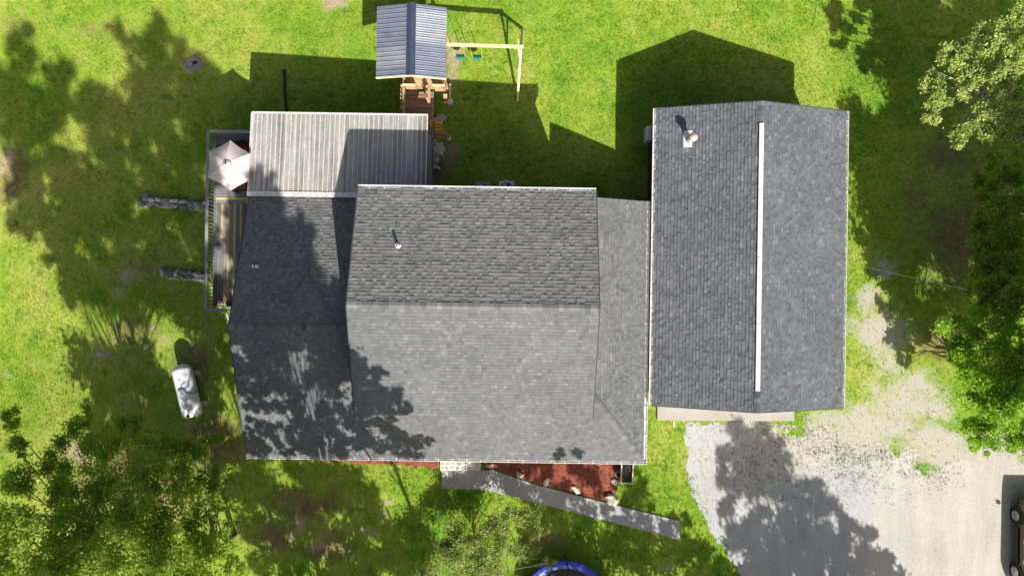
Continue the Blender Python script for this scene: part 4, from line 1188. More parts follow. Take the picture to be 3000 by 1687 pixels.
m = MB(); m.prism([(tA.x, tA.y - .1), (tC.x, tC.y), (tB.x, tB.y), (tA.x, tA.y + .12)], .86, .93); m.build('brace_board', M['rail_wood'], lad)

# rubble beside the porch
RB = [(1283, 440, .34, .36, .2), (1296, 437, .16, .16, .1), (1274, 416, .15, .10, .08), (1290, 455, .14, .09, .09), (1276, 470, .2, .22, .14), (1272, 490, .16, .2, .12), (1283, 424, .13, .08, .07), (1299, 459, .05, .05, .05)]
ord_ = ['largest flat tan', 'square pale', 'thin whitish', 'small chipped pale', 'greenish broad', 'brownish rounded', 'narrow light', 'tiny white']
for i, (px, py, rx, ry, rz) in enumerate(RB):
    c = Wg(px, py); m = MB(); m.rock((c.x, c.y, c.z + rz * .5), rx, ry, rz, 70 + i, 7, 5, .36, i * .9)
    tag(m.build('rubble_stone', M['pale_stone']), ord_[i] + ' stone in the rubble beside the porch deck', 'rock', 'rubble beside the porch')
c = Wg(1286, 495); m = MB(); m.lathe([(.07, -.05), (.07, .10), (.06, .115), (.0001, .12)], (c.x, c.y, c.z), 16)
tag(m.build('cleanout_cap', M['pvc'], None, True), 'round white pipe cap in the grass right of the porch deck', 'pipe cap')

# air conditioners
for k_, (px, py, sz, lb) in enumerate(((1414, 556, .72, 'darker grey air conditioner behind the raised roof, nearer the porch'), (1484, 553, .74, 'lighter grey square air conditioner behind the raised roof, farther from the porch'))):
    c = W(px, py, .8); ac = empty('air_conditioner', (c.x, c.y, 0), lb, 'air conditioner', 'air conditioners behind the house')
    m = MB(); h_ = sz / 2; r_ = .08; pts = []
    for (cx_, cy_, a0_) in ((h_ - r_, h_ - r_, 0), (-h_ + r_, h_ - r_, 90), (-h_ + r_, -h_ + r_, 180), (h_ - r_, -h_ + r_, 270)):
        for j in range(5): t_ = R(a0_ + j * 22.5); pts.append((c.x + cx_ + r_ * math.cos(t_), c.y + cy_ + r_ * math.sin(t_)))
    m.prism(pts, .05, .78); m.build('cabinet', M['grey_metal'] if k_ else M['dull_grey'], ac)
    m = MB(); m.lathe([(h_ * .80, .782), (h_ * .78, .80), (h_ * .72, .79), (.0001, .787)], (c.x, c.y, 0), 28); m.build('fan_well', M['dark_metal'], ac, True)
    for j in range(4):
        t_ = R(20 + j * 90); u_ = Vector((math.cos(t_), math.sin(t_), 0)); w_ = Vector((-u_.y, u_.x, 0)); b_ = Vector((c.x, c.y, .80))
        m = MB(); m.poly([b_ + u_ * .07 - w_ * .04, b_ + u_ * h_ * .7 - w_ * .12 , b_ + u_ * h_ * .66 + w_ * .12 + Vector((0, 0, .02)), b_ + u_ * .07 + w_ * .05 + Vector((0, 0, .02))]); m.build('fan_blade', M['grey_metal'], ac)
    m = MB(); m.lathe([(.07, .80), (.07, .83), (.0001, .84)], (c.x, c.y, 0), 14); m.build('hub', M['grey_metal'], ac)
    m = MB()
    for rr in (.35, .55, .75):
        m.tube([(c.x + math.cos(R(a)) * h_ * rr, c.y + math.sin(R(a)) * h_ * rr, .85) for a in range(0, 361, 15)], .005, 4, False)
    m.build('grille', M['dark_metal'], ac)

# ------------------------------------------------------------------ dry-stone walls left of the deck
def stone_wall(p, q, label, seed, w=.42, h=.45):
    rs = random.Random(seed); p = Wg(*p); q = Wg(*q); d = (q - p); L = d.length; d.normalize(); n = Vector((-d.y, d.x, 0))
    e = empty('stone_wall', p.lerp(q, .5), label, 'wall', 'low stone walls running out from the deck')
    m = MB(); m.bar(Vector((p.x, p.y, p.z + h * .35)) + d * .1, Vector((q.x, q.y, q.z + h * .35)) - d * .05, w * .7, h * .8); m.build('core', M['wall_stone'], e)
    s_ = 0
    while s_ < L:
        ln = rs.uniform(.22, .48)
        rows_ = rs.choice([1, 2, 2])
        for j in range(rows_):
            off = 0 if rows_ == 1 else (j - .5) * w * .55
            c = p + d * (s_ + ln / 2) + n * (off + rs.uniform(-.04, .04))
            m = MB(); m.rock((c.x, c.y, c.z + h * .82 + rs.uniform(-.05, .04)), ln * .47, w * (.45 if rows_ == 1 else .25), .11, rs.randint(0, 9999), 7, 5, .32, math.atan2(d.y, d.x) + rs.uniform(-.2, .2)); m.build('stone', M['wall_stone'], e)
        for sg in (-1, 1):
            c = p + d * (s_ + ln / 2) + n * (sg * w * .45)
            m = MB(); m.rock((c.x, c.y, c.z + h * .3), ln * .55, w * .18, .2, rs.randint(0, 9999), 7, 5, .3, math.atan2(d.y, d.x)); m.build('stone', M['wall_stone'], e)
        s_ += ln
    return e
stone_wall((425, 592), (612, 607), 'longer mossy dry-stone wall ending in a round stone left of the deck', 3)
stone_wall((478, 800), (614, 814), 'shorter mossy dry-stone wall left of the lower deck', 4)
c = Wg(424, 600); m = MB(); m.lathe([(.17, -.1), (.18, .3), (.15, .38), (.0001, .39)], (c.x, c.y, c.z), 12); tag(m.build('round_stone', M['wall_stone'], None, True), 'round stone at the left end of the longer stone wall', 'rock')
c = Wg(432, 574); m = MB(); m.cbox(c.x - .15, c.x + .15, c.y - .13, c.y + .13, c.z - .1, c.z + .2, .03); tag(m.build('square_stone', M['wall_stone']), 'square block stone above the left end of the longer stone wall', 'rock')
c = Wg(479, 791); m = MB(); m.rock((c.x, c.y, c.z + .1), .18, .14, .14, 3, 7, 5, .3); tag(m.build('loose_stone', M['pale_stone']), 'loose tan stone at the left end of the shorter stone wall', 'rock')
# stump
c = Wg(570, 188); m = MB(); m.rock((c.x, c.y, c.z + .03), .42, .36, .12, 8, 12, 6, .4); st = m.build('tree_stump', M['ash'], None, False); tag(st, 'low ashy grey tree stump in the lawn left of the porch', 'stump')
m = MB(); m.rock((c.x + .08, c.y + .02, c.z + .12), .14, .11, .05, 9, 9, 5, .3); m.build('rotten_core', M['soil'], st)
# drain pipe on the back lawn
pp = [Wg(*q_, .07) for q_ in ((832, 205), (834, 240), (834, 280), (838, 318), (843, 342))]
m = MB(); m.tube(pp, .07, 10); tag(m.build('drain_hose', M['black_plastic'], None, True), 'black corrugated drain pipe lying on the grass behind the porch', 'pipe')

# ------------------------------------------------------------------ propane tank
tk = Wg(552, 1142); tkz = tk.z
A = W(541, 1100, tkz + .55); B = W(563, 1190, tkz + .55)
tank = empty('propane_tank', (tk.x, tk.y, tkz), 'white horizontal propane tank on blocks in the shade left of the house', 'tank')
d = (B - A).normalized(); ctr = A.lerp(B, .5); Lh = (B - A).length / 2 + .24; r_ = .47
n1 = Vector((-d.y, d.x, 0)); m = MB(); nseg_ = 28; prof = []
for i in range(9):
    t_ = math.pi / 2 * i / 8; prof.append((r_ * math.sin(t_) if i else .0001, -Lh - r_ * .72 * math.cos(t_)))
for i in range(9):
    t_ = math.pi / 2 * (1 - i / 8); prof.append((r_ * math.sin(t_) if i < 8 else .0001, Lh + r_ * .72 * math.cos(t_)))
base = len(m.v)
cz = tkz + .68
for (rr, hh) in prof:
    for k_ in range(nseg_):
        t_ = 2 * math.pi * k_ / nseg_; m.v.append(tuple(Vector((ctr.x, ctr.y, cz)) + d * hh + n1 * (rr * math.cos(t_)) + Vector((0, 0, rr * math.sin(t_)))))
for i in range(len(prof) - 1):
    for k_ in range(nseg_):
        k2 = (k_ + 1) % nseg_; m.f.append((base + i * nseg_ + k_, base + i * nseg_ + k2, base + (i + 1) * nseg_ + k2, base + (i + 1) * nseg_ + k_)); m.m.append(0)
m.build('shell', M['tank'], tank, True)
m = MB(); m.lathe([(.20, -.08), (.20, .07), (.16, .12), (.0001, .14)], (ctr.x + n1.x * -.02, ctr.y, cz + r_), 22); m.build('valve_dome', M['tank'], tank, True)
m = MB(); m.tube([Vector((ctr.x, ctr.y, cz + r_ * .99)) - n1 * -.0 + Vector((.17, 0, .04)), Vector((ctr.x + .30, ctr.y - .02, cz + r_ * .93)), Vector((ctr.x + .45, ctr.y - .03, cz + r_ * .62)), Vector((ctr.x + .53, ctr.y + .02, cz))], .016, 6); m.build('gas_hose', M['black_plastic'], tank)
for sgn in (-1, 1):
    p = Vector((ctr.x, ctr.y, cz + r_ - .005)) + d * (Lh * .62 * sgn); m = MB(); m.lathe([(.03, 0), (.03, .05), (.0001, .055)], p, 10); m.build('lifting_lug', M['black_plastic'], tank)
    for sg2 in (-1, 1):
        p = ctr + d * (Lh * .75 * sgn) + n1 * (sg2 * .42); m = MB(); m.box(p.x - .16, p.x + .16, p.y - .11, p.y + .11, tkz - .1, tkz + .26); m.build('block_foot', M['concrete'], tank)

# ------------------------------------------------------------------ trampoline
tc = W(1657, 1772, .92); TR_ = 2.09
tram = empty('trampoline', (tc.x, tc.y, 0), 'round trampoline with blue padded rim below the walk', 'trampoline')
m = MB(); m.lathe([(TR_ * .835, .90), (.0001, .885)], (tc.x, tc.y, 0), 48); m.build('jumping_mat', M['mat_black'], tram)
NP = 8
for i in range(NP):
    a0_, a1_ = 2 * math.pi * i / NP, 2 * math.pi * (i + 1) / NP - .012
    m = MB(); n_ = 7; rowA = []
    for j in range(n_ + 1):
        t_ = a0_ + (a1_ - a0_) * j / n_; cx_, cy_ = math.cos(t_), math.sin(t_)
        rowA.append([(tc.x + cx_ * rr, tc.y + cy_ * rr, zz) for (rr, zz) in ((TR_ * .82, .90), (TR_ * .83, .93), (TR_ * .91, .955), (TR_ * .99, .935), (TR_ * 1.0, .86))])
    for j in range(n_):
        for k_ in range(4): m.poly([rowA[j][k_], rowA[j][k_ + 1], rowA[j + 1][k_ + 1], rowA[j + 1][k_]])
    m.build('rim_pad', M['blue_vinyl'], tram, True)
m = MB(); m.tube([(tc.x + math.cos(R(a)) * TR_ * .96, tc.y + math.sin(R(a)) * TR_ * .96, .86) for a in range(0, 361, 10)], .028, 8, False); m.build('frame_ring', M['dark_metal'], tram)
for i in range(6):
    t_ = R(30 + 60 * i); x_, y_ = tc.x + math.cos(t_) * (TR_ + .06), tc.y + math.sin(t_) * (TR_ + .06)
    m = MB(); m.tube([(x_, y_, 0), (x_, y_, 2.35)], .022, 8); m.build('net_pole', M['black_plastic'], tram)
    m = MB(); m.tube([(tc.x + math.cos(t_) * TR_ * .95, tc.y + math.sin(t_) * TR_ * .95, 0), (tc.x + math.cos(t_) * TR_ * .95, tc.y + math.sin(t_) * TR_ * .95, .86)], .026, 8); m.build('leg', M['dark_metal'], tram)
m = MB(); m.tube([(tc.x + math.cos(R(30 + 60 * i)) * (TR_ + .06), tc.y + math.sin(R(30 + 60 * i)) * (TR_ + .06), 2.33) for i in range(7)], .012, 6, False); m.build('net_top_cord', M['black_plastic'], tram)

# ------------------------------------------------------------------ parked car (front to the north)
w1, w2 = W(2963, 1509, .35), W(2967, 1673, .35)
CX = (w1.x + w2.x) / 2 + .14; CY = (w1.y + w2.y) / 2
car = empty('parked_car', (CX + .9, CY, .022), 'dark sport utility car with tan lower body at the right edge of the gravel', 'car')
WB = (w1.y - w2.y) / 2; cz0 = .022
yf, yr = CY + WB, CY - WB
wdt = 1.84
def prof_mesh(prof, insets):
    """side profile (y, z) lofted across the width: list of (x inset, profile scale towards centre)"""
    m = MB(); n = len(prof); rings = []
    for (x, sc) in insets:
        rings.append([(x, CY + (p[0] - CY) * sc, p[1] if sc == 1 else .6 + (p[1] - .6) * (1 - (1 - sc) * .8)) for p in prof])
    for a_, b_ in zip(rings[:-1], rings[1:]):
        for i in range(n):
            j = (i + 1) % n; m.poly([a_[i], b_[i], b_[j], a_[j]])
    m.poly(rings[0]); m.poly(rings[-1][::-1]); return m
low = [(yf + .88, .45 + cz0), (yf + .90, .72 + cz0), (yf + .78, .93 + cz0), (yf + .3, 1.03 + cz0), (yf - .42, 1.09 + cz0), (CY, 1.07 + cz0), (yr - .5, 1.10 + cz0), (yr - .80, 1.06 + cz0), (yr - .88, .75 + cz0), (yr - .84, .42 + cz0), (CY - 1.0, .30 + cz0), (CY + 1.0, .30 + cz0)]
m = prof_mesh(low, [(CX + .05, .985), (CX + .01, 1), (CX + .04, 1.0), (CX + wdt - .04, 1.0), (CX + wdt - .01, 1), (CX + wdt - .05, .985)])
m.build('body', M['car_trim'], car, False)
# upper shell: shoulder, hood, roof
def frus(y0, y1, z0, x0, x1, Y0, Y1, z1, X0, X1):
    return MB().hexa([(x0, y0, z0), (x1, y0, z0), (x1, y1, z0), (x0, y1, z0)], [(X0, Y0, z1), (X1, Y0, z1), (X1, Y1, z1), (X0, Y1, z1)])
frus(yf - .40, yf + .80, 1.0 + cz0, CX + .06, CX + wdt - .06, yf - .42, yf + .55, 1.13 + cz0, CX + .16, CX + wdt - .16).build('hood', M['car_paint'], car)
frus(yr - .78, yf - .35, 1.06 + cz0, CX + .05, CX + wdt - .05, yr - .72, yf - .42, 1.14 + cz0, CX + .09, CX + wdt - .09).build('shoulder', M['car_paint'], car)
frus(yr - .70, yf - .45, 1.12 + cz0, CX + .12, CX + wdt - .12, yr - .45, yf - 1.15, 1.66 + cz0, CX + .30, CX + wdt - .30).build('cabin', M['car_paint'], car)
frus(yr - .45, yf - 1.15, 1.655 + cz0, CX + .29, CX + wdt - .29, yr - .38, yf - 1.22, 1.72 + cz0, CX + .36, CX + wdt - .36).build('roof', M['car_paint'], car)
def side_win(ya, yb, side):
    pts = []
    for (yy, f_) in ((ya, .12), (yb, .12), (yb, .88), (ya, .88)):
        xx = CX + .12 + .18 * f_ - .008 if side < 0 else CX + wdt - .12 - .18 * f_ + .008
        sh_ = (yy - (CY - .3)) * (1 - .12 * f_) + (CY - .3)
        pts.append((xx, sh_, 1.12 + cz0 + .54 * f_))
    return MB().poly(pts if side < 0 else pts[::-1])
for side in (-1, 1):
    for (ya, yb) in ((yf - 1.25, yf - .72), (yf - 2.15, yf - 1.30), (yr - .5, yf - 2.22)):
        side_win(ya, yb, side).build('side_window', M['car_glass'], car)
    xm = CX - .12 if side < 0 else CX + wdt + .12
    m = MB(); m.rock((xm, yf - .68, 1.16 + cz0), .12, .08, .10, 2, 9, 6, .05); m.build('mirror', M['car_paint'], car, True)
    m = MB(); xs_ = CX - .012 if side < 0 else CX + wdt - .018
    m.box(xs_, xs_ + .03, yr + .48, yf - .48, .32 + cz0, .52 + cz0); m.build('sill_cladding', M['black_plastic'], car)
    for yy in (yf - 1.05, yf - 2.0):
        m = MB(); m.box(xs_ - .012, xs_ + .03, yy - .1, yy + .1, .92 + cz0, .95 + cz0); m.build('door_handle', M['chrome'], car)
    m = MB(); xh = CX + .06 if side < 0 else CX + wdt - .36
    m.hexa([(xh, yf + .60, .80 + cz0), (xh + .3, yf + .82, .80 + cz0), (xh + .3, yf + .72, .82 + cz0), (xh, yf + .45, .82 + cz0)], [(xh, yf + .56, 1.05 + cz0), (xh + .3, yf + .80, 1.0 + cz0), (xh + .3, yf + .6, 1.06 + cz0), (xh, yf + .30, 1.09 + cz0)]); m.build('headlight', M['chrome'], car)
MB().poly([(CX + .2, yf - .47, 1.16 + cz0), (CX + wdt - .2, yf - .47, 1.16 + cz0), (CX + wdt - .34, yf - 1.11, 1.64 + cz0), (CX + .34, yf - 1.11, 1.64 + cz0)]).build('windshield', M['car_glass'], car)
for (xx, yy, side) in ((CX, yf, -1), (CX, yr, -1), (CX + wdt, yf, 1), (CX + wdt, yr, 1)):
    o_ = -.012 * 1 if side < 0 else .012
    wl = MB(); wl.lathe([(.22, .22), (.335, .20), (.35, .15), (.35, .05), (.335, .0), (.24, -.005)] if side < 0 else [(.22, -.22), (.335, -.20), (.35, -.15), (.35, -.05), (.335, 0), (.24, .005)], (xx + o_, yy, .35 + cz0), 28, 'x', False)
    wh = wl.build('wheel', M['tyre'], car, True)
    rm = MB(); rm.lathe([(.245, .02), (.235, .002), (.21, .012), (.20, .05), (.0001, .05)] if side < 0 else [(.245, -.02), (.235, -.002), (.21, -.012), (.20, -.05), (.0001, -.05)], (xx + o_, yy, .35 + cz0), 28, 'x')
    for j in range(5):
        t_ = R(90 + 72 * j); c_ = Vector((xx + o_ + (.012 if side < 0 else -.012), yy, .35 + cz0)); u_ = Vector((0, math.cos(t_), math.sin(t_))); v_ = Vector((0, -math.sin(t_), math.cos(t_)))
        rm.poly([c_ + u_ * .03 - v_ * .03, c_ + u_ * .215 - v_ * .045, c_ + u_ * .215 - v_ * .012, c_ + u_ * .08]); rm.poly([c_ + u_ * .08, c_ + u_ * .215 + v_ * .012, c_ + u_ * .215 + v_ * .045, c_ + u_ * .03 + v_ * .03])
    rm.build('rim', M['alloy'], wh)
    m = MB(); m.lathe([(.43, .03), (.43, -.004), (.36, -.004)] if side < 0 else [(.43, -.03), (.43, .004), (.36, .004)], (xx, yy, .37 + cz0), 28, 'x', False); m.build('wheel_arch', M['black_plastic'], car)

# ------------------------------------------------------------------ overhead service wire
wa = W(1752, 600, 4.95); wb = W(3220, 935, 5.9)
m = MB(); pts = []
for i in range(25):
    f_ = i / 24; p = wa.lerp(wb, f_); p.z -= .5 * 4 * f_ * (1 - f_) * .6; pts.append(p)
m.tube(pts, .0045, 6)
tag(m.build('service_wire', M['cable']), 'thin overhead service wire crossing above the garage roof', 'wire')
m = MB(); m.tube([(wb.x + .1, wb.y, -.3), (wb.x + .1, wb.y, 7.0)], [.14, .11], 10)
tag(m.build('utility_pole', M['bark']), 'wooden utility pole among the trees right of the garage', 'pole')

# ------------------------------------------------------------------ vegetation
def leaf_cloud(clusters, size, dens, upbias=0.5, seed=0, clump=0.28, aspect=0.5):
    """many leaf quads: clusters of (x, y, z, r). returns (n, 4, 3) corners and a tint"""
    rs = np.random.default_rng(seed)
    P = []; T = []
    for (cx_, cy_, cz_, r) in clusters:
        area = math.pi * r * r
        n = max(20, int(dens * area / (2 * size * size * aspect)))
        nsub = max(6, int(19 * r * r))
        dirs = rs.normal(size=(nsub, 3)); dirs /= np.linalg.norm(dirs, axis=1)[:, None]
        sub = dirs * (rs.random(nsub) ** 0.45)[:, None] * r * np.array([1.0, 1.0, 0.72])
        which = rs.integers(0, nsub, n)
        q = sub[which] + rs.normal(size=(n, 3)) * clump * np.array([1, 1, .6]) * min(1.0, r)
        st = rs.random(nsub)
        P.append(q + np.array([cx_, cy_, cz_]))
        T.append(0.55 * st[which] + 0.45 * rs.random(n))
    P = np.concatenate(P); T = np.concatenate(T); n = len(P)
    nrm = rs.normal(size=(n, 3)); nrm[:, 2] = np.abs(nrm[:, 2]) + upbias; nrm /= np.linalg.norm(nrm, axis=1)[:, None]
    t = rs.normal(size=(n, 3)); t -= nrm * (t * nrm).sum(1)[:, None]; t /= np.linalg.norm(t, axis=1)[:, None]
    b = np.cross(nrm, t)
    s = size * rs.uniform(0.65, 1.35, n)[:, None]
    droop = nrm * s * 0.25
    V = np.stack([P - t * s - droop, P + b * s * aspect, P + t * s - droop, P - b * s * aspect], 1)
    return V, T

def tree(name, base, clusters, label, leaf='leaf_oak', size=.11, dens=1.6, seed=0, trunk_r=.2, bark='bark', group=None, cat='tree', limb_r=.05, limbs=True, clump=.28, fork=.45, aspect=.5):
    bx_, by_ = base; bz_ = float(terrain(bx_, by_)) - .05
    e = empty(name, (bx_, by_, bz_), label, cat, group)
    cl = np.array(clusters); top = cl[:, 2].max()
    cen = cl.mean(0)
    rs = random.Random(seed)
    m = MB(); hgt = top - bz_
    tp = []; n_ = 7
    lean = Vector((cen[0] - bx_, cen[1] - by_, 0))
    for i in range(n_ + 1):
        f_ = i / n_
        tp.append(Vector((bx_, by_, bz_)) + lean * (f_ ** 1.7) * .8 + Vector((rs.uniform(-.1, .1) * f_, rs.uniform(-.1, .1) * f_, hgt * .92 * f_)))
    m.tube(tp, [trunk_r * (1.25 if i == 0 else 1) * (1 - .88 * i / n_) + .012 for i in range(n_ + 1)], 9)
    m.build('trunk', M[bark], e, True)
    m = MB()
    for (x, y, z, r) in clusters:
        # limb leaves the trunk lower than its clump
        fz = max(.18, min(.9, (z - bz_) / hgt * (fork + .35 * rs.random())))
        i0 = min(n_ - 1, int(fz * n_)); g_ = fz * n_ - i0; a_ = tp[i0].lerp(tp[i0 + 1], g_); b_ = Vector((x, y, z))
        mid = a_.lerp(b_, .5) + Vector((rs.uniform(-.25, .25), rs.uniform(-.25, .25), rs.uniform(.0, .35)))
        rr = min(limb_r * (1.2 if r > .9 else .8), trunk_r * .6)
        m.tube([a_, a_.lerp(mid, .5) + Vector((rs.uniform(-.08, .08),) * 3), mid, b_], [rr, rr * .8, rr * .55, rr * .2], 6)
        for _ in range(3):
            t_ = b_ + Vector((rs.uniform(-1, 1), rs.uniform(-1, 1), rs.uniform(-.3, .6))) * r * .8
            m.tube([mid.lerp(b_, rs.uniform(.2, .8)), t_], [rr * .4, rr * .12], 4, False)
    if limbs: m.build('limbs', M[bark], e, True)
    V, T = leaf_cloud(clusters, size, dens, .5, seed + 100, clump, aspect)
    bulk_mesh('crown', V, 4, M[leaf], e, T, 'tint')
    return e

def by_view(lst):      # (px, py, z, r): where the photograph shows the clump
    out = []
    for (px, py, z, r) in lst:
        p = W(px, py, z); out.append((p.x, p.y, z, r))
    return out
rj = random.Random(77)
def by_shadow(lst, plane_y=None, z=None, jit=1.2, r=None):   # (px, py, zs[, r]): where the clump's shadow falls on a surface at height zs
    out = []
    for it in lst:
        px, py, zs = it[:3]; rr = it[3] if len(it) > 3 else r
        s_ = W(px, py, zs)
        if z is None: dz = (s_.y - plane_y + rj.uniform(-jit, jit)) / (-SUNY)
        else: dz = z + rj.uniform(-jit, jit) - zs
        dz = max(dz, 2.0)
        out.append((s_.x + SUNX * dz, s_.y + SUNY * dz, zs + dz, rr))
    return out

# trees south of the house, out of the picture, whose shadows cross the roof
ROOF_W = [(745, 505, 3, .32), (795, 515, 3, .22), (750, 560, 3, .5), (795, 575, 3.1, .45), (745, 620, 3.4, .75), (795, 640, 3.4, .5), (735, 700, 3.6, .6), (790, 700, 3.6, .75), (840, 720, 3.7, .6), (890, 655, 3.4, .3), (905, 715, 3.7, .45),
          (750, 770, 3.9, .8), (830, 790, 3.9, .9), (900, 790, 3.9, .55), (740, 850, 4.2, .7), (815, 860, 4.3, .9), (895, 860, 4.3, .9), (955, 860, 4.2, .42), (985, 900, 4.4, .45), (745, 930, 4.6, .7), (815, 935, 4.7, .8), (890, 935, 4.7, .8), (965, 935, 4.7, .7), (700, 880, 4.4, .4), (690, 960, 4.8, .5), (715, 640, 3.4, .5), (715, 710, 3.7, .5), (700, 830, 4.2, .5), (700, 1060, 4.4, .45), (710, 900, 4.5, .6), (1010, 940, 4.7, .6), (975, 980, 4.8, .6), (930, 900, 4.5, .7), (850, 950, 4.8, .6), (770, 960, 4.8, .6), (770, 730, 3.8, .7), (710, 790, 4, .4), (860, 880, 4.4, .7), (780, 880, 4.4, .7),
          (720, 1000, 4.8, .7), (790, 1010, 4.8, .75), (860, 990, 4.8, .55), (930, 990, 4.8, .7), (1000, 1000, 4.8, .7), (760, 1070, 4.5, .7), (960, 1065, 4.5, .55), (1010, 1060, 4.4, .6)]
ROOF_E = [(740, 1150, 3.9, .5), (770, 1195, 3.7, .4), (745, 1245, 3.4, .45), (715, 1075, 4.3, .45), (810, 1285, 3.1, .4), (905, 1045, 4.6, .35), (825, 1040, 4.6, .38), (730, 1290, 3.1, .4), (715, 1120, 4.0, .7), (790, 1130, 4.0, .75), (860, 1160, 4.0, .45), (930, 1130, 4.0, .75), (1000, 1120, 4.0, .8), (740, 1190, 3.7, .45), (810, 1200, 3.6, .5), (880, 1210, 3.6, .3), (960, 1195, 3.6, .5), (1020, 1180, 3.6, .4),
          (790, 1250, 3.3, .5), (860, 1260, 3.3, .6), (930, 1250, 3.3, .7), (1000, 1250, 3.3, .8), (760, 1305, 3, .7), (840, 1310, 3, .6), (920, 1300, 3, .7), (1000, 1310, 3, .7), (1070, 1290, 3.1, .7), (1140, 1300, 3, .7), (1210, 1310, 3, .6),
          (1090, 1235, 3.5, .6), (1150, 1245, 3.4, .6), (1060, 1110, 6, .6), (1100, 1085, 6.1, .5), (1120, 1140, 5.9, .6), (1155, 1165, 5.8, .45), (1085, 1180, 5.7, .7), (1140, 1200, 5.7, .6), (1185, 1190, 5.7, .35), (1050, 1050, 6.2, .4),
          (1220, 1280, 3.1, .35), (1255, 1285, 3.1, .25), (1180, 1265, 3.2, .35), (1640, 1325, 2.9, .35), (1690, 1330, 2.9, .3)]
tree('shade_tree', (-6.3, -14.8), by_shadow([(a_, b_, c_, d_ * (1.22 if a_ < 850 or b_ > 800 else .85)) for a_, b_, c_, d_ in ROOF_W], -12.3), 'tall oak below the picture that shades the left roof slopes', 'leaf_oak', .12, 6.0, 1, .2, clump=.2, group='tall trees south of the house', limb_r=.05)
tree('shade_tree', (-3.0, -15.2), by_shadow(ROOF_E, -13.2), 'tall oak below the picture that shades the front roof edge', 'leaf_oak', .11, 4.4, 2, .09, clump=.19, group='tall trees south of the house', limb_r=.014)

LEFT = [(130, 300), (60, 300), (125, 560), (205, 560), (65, 460), (110, 620), (200, 650), (60, 640), (180, 700), (225, 750), (300, 570), (290, 670), (380, 690), (470, 690), (400, 770), (350, 480), (510, 600), (150, 370), (250, 850), (370, 860), (345, 90), (435, 75), (385, 150), (450, 140), (500, 165), (360, 215), (455, 215), (525, 215), (590, 215), (400, 280), (470, 285), (545, 275), (610, 285),
        (85, 95), (65, 165), (30, 235), (5, 320), (165, 215), (205, 300), (265, 285), (270, 355), (335, 335), (400, 360), (480, 355), (560, 350), (610, 390),
        (235, 420), (310, 435), (400, 440), (480, 440), (550, 465), (45, 370), (30, 450), (110, 380), (90, 520), (150, 470), (235, 500), (325, 530), (415, 530), (500, 545), (580, 580),
        (40, 560), (170, 590), (270, 610), (360, 620), (450, 640), (540, 650), (120, 660), (240, 690), (330, 710), (420, 720), (500, 740), (580, 720), (250, 780), (330, 800), (430, 820), (530, 830), (590, 850), (160, 760),
        (300, 890), (390, 900), (480, 910), (570, 930), (300, 980), (400, 1000), (490, 990), (590, 1010), (330, 1060), (430, 1080), (620, 1110), (620, 640), (655, 720), (640, 800), (350, 1130), (620, 1200), (520, 1180), (560, 1240), (250, 1060), (290, 1140), (370, 1180), (450, 1140), (570, 1170), (600, 1070), (480, 1210), (640, 1270), (400, 1240), (310, 1220), (450, 1050), (380, 1090), (640, 960), (630, 1050)]
LJ = random.Random(9)
def lz(px): return -.075 * max(0, -(px - 1500) / 60.6) * .9
L3 = [[], [], []]
for (px, py) in LEFT:
    if 190 < px < 640 and 690 < py < 1060 and LJ.random() < (.4 if py < 800 else .85): continue
    if LJ.random() < .06: continue
    p = W(px, py, 0); sx_ = p.x + .386 * (p.y + 13) 
    k_ = 0 if sx_ > -11.5 else (1 if sx_ > -15.5 else 2)
    rr = LJ.uniform(.72, 1.12) * (1.0 if py > 150 else .62)
    if px < 230: rr *= .88
    if px > 610: rr *= .6
    L3[k_].append((px, py, lz(px), rr))
for k_, (bb, lb) in enumerate((((-9.8, -16.2), 'tallest pine below the picture that shades the lawn beside the deck'), ((-14.2, -15.8), 'tall pine below the picture that shades the middle of the left lawn'), ((-15.6, -16.8), 'tall pine below the picture that shades the far left lawn'))):
    if L3[k_]: tree('shade_tree', bb, by_shadow(L3[k_], -13.3, jit=1.6), lb, 'leaf_oak', .12, 4.8, 10 + k_, .1, clump=.22, group='tall trees south of the house', limb_r=.018)

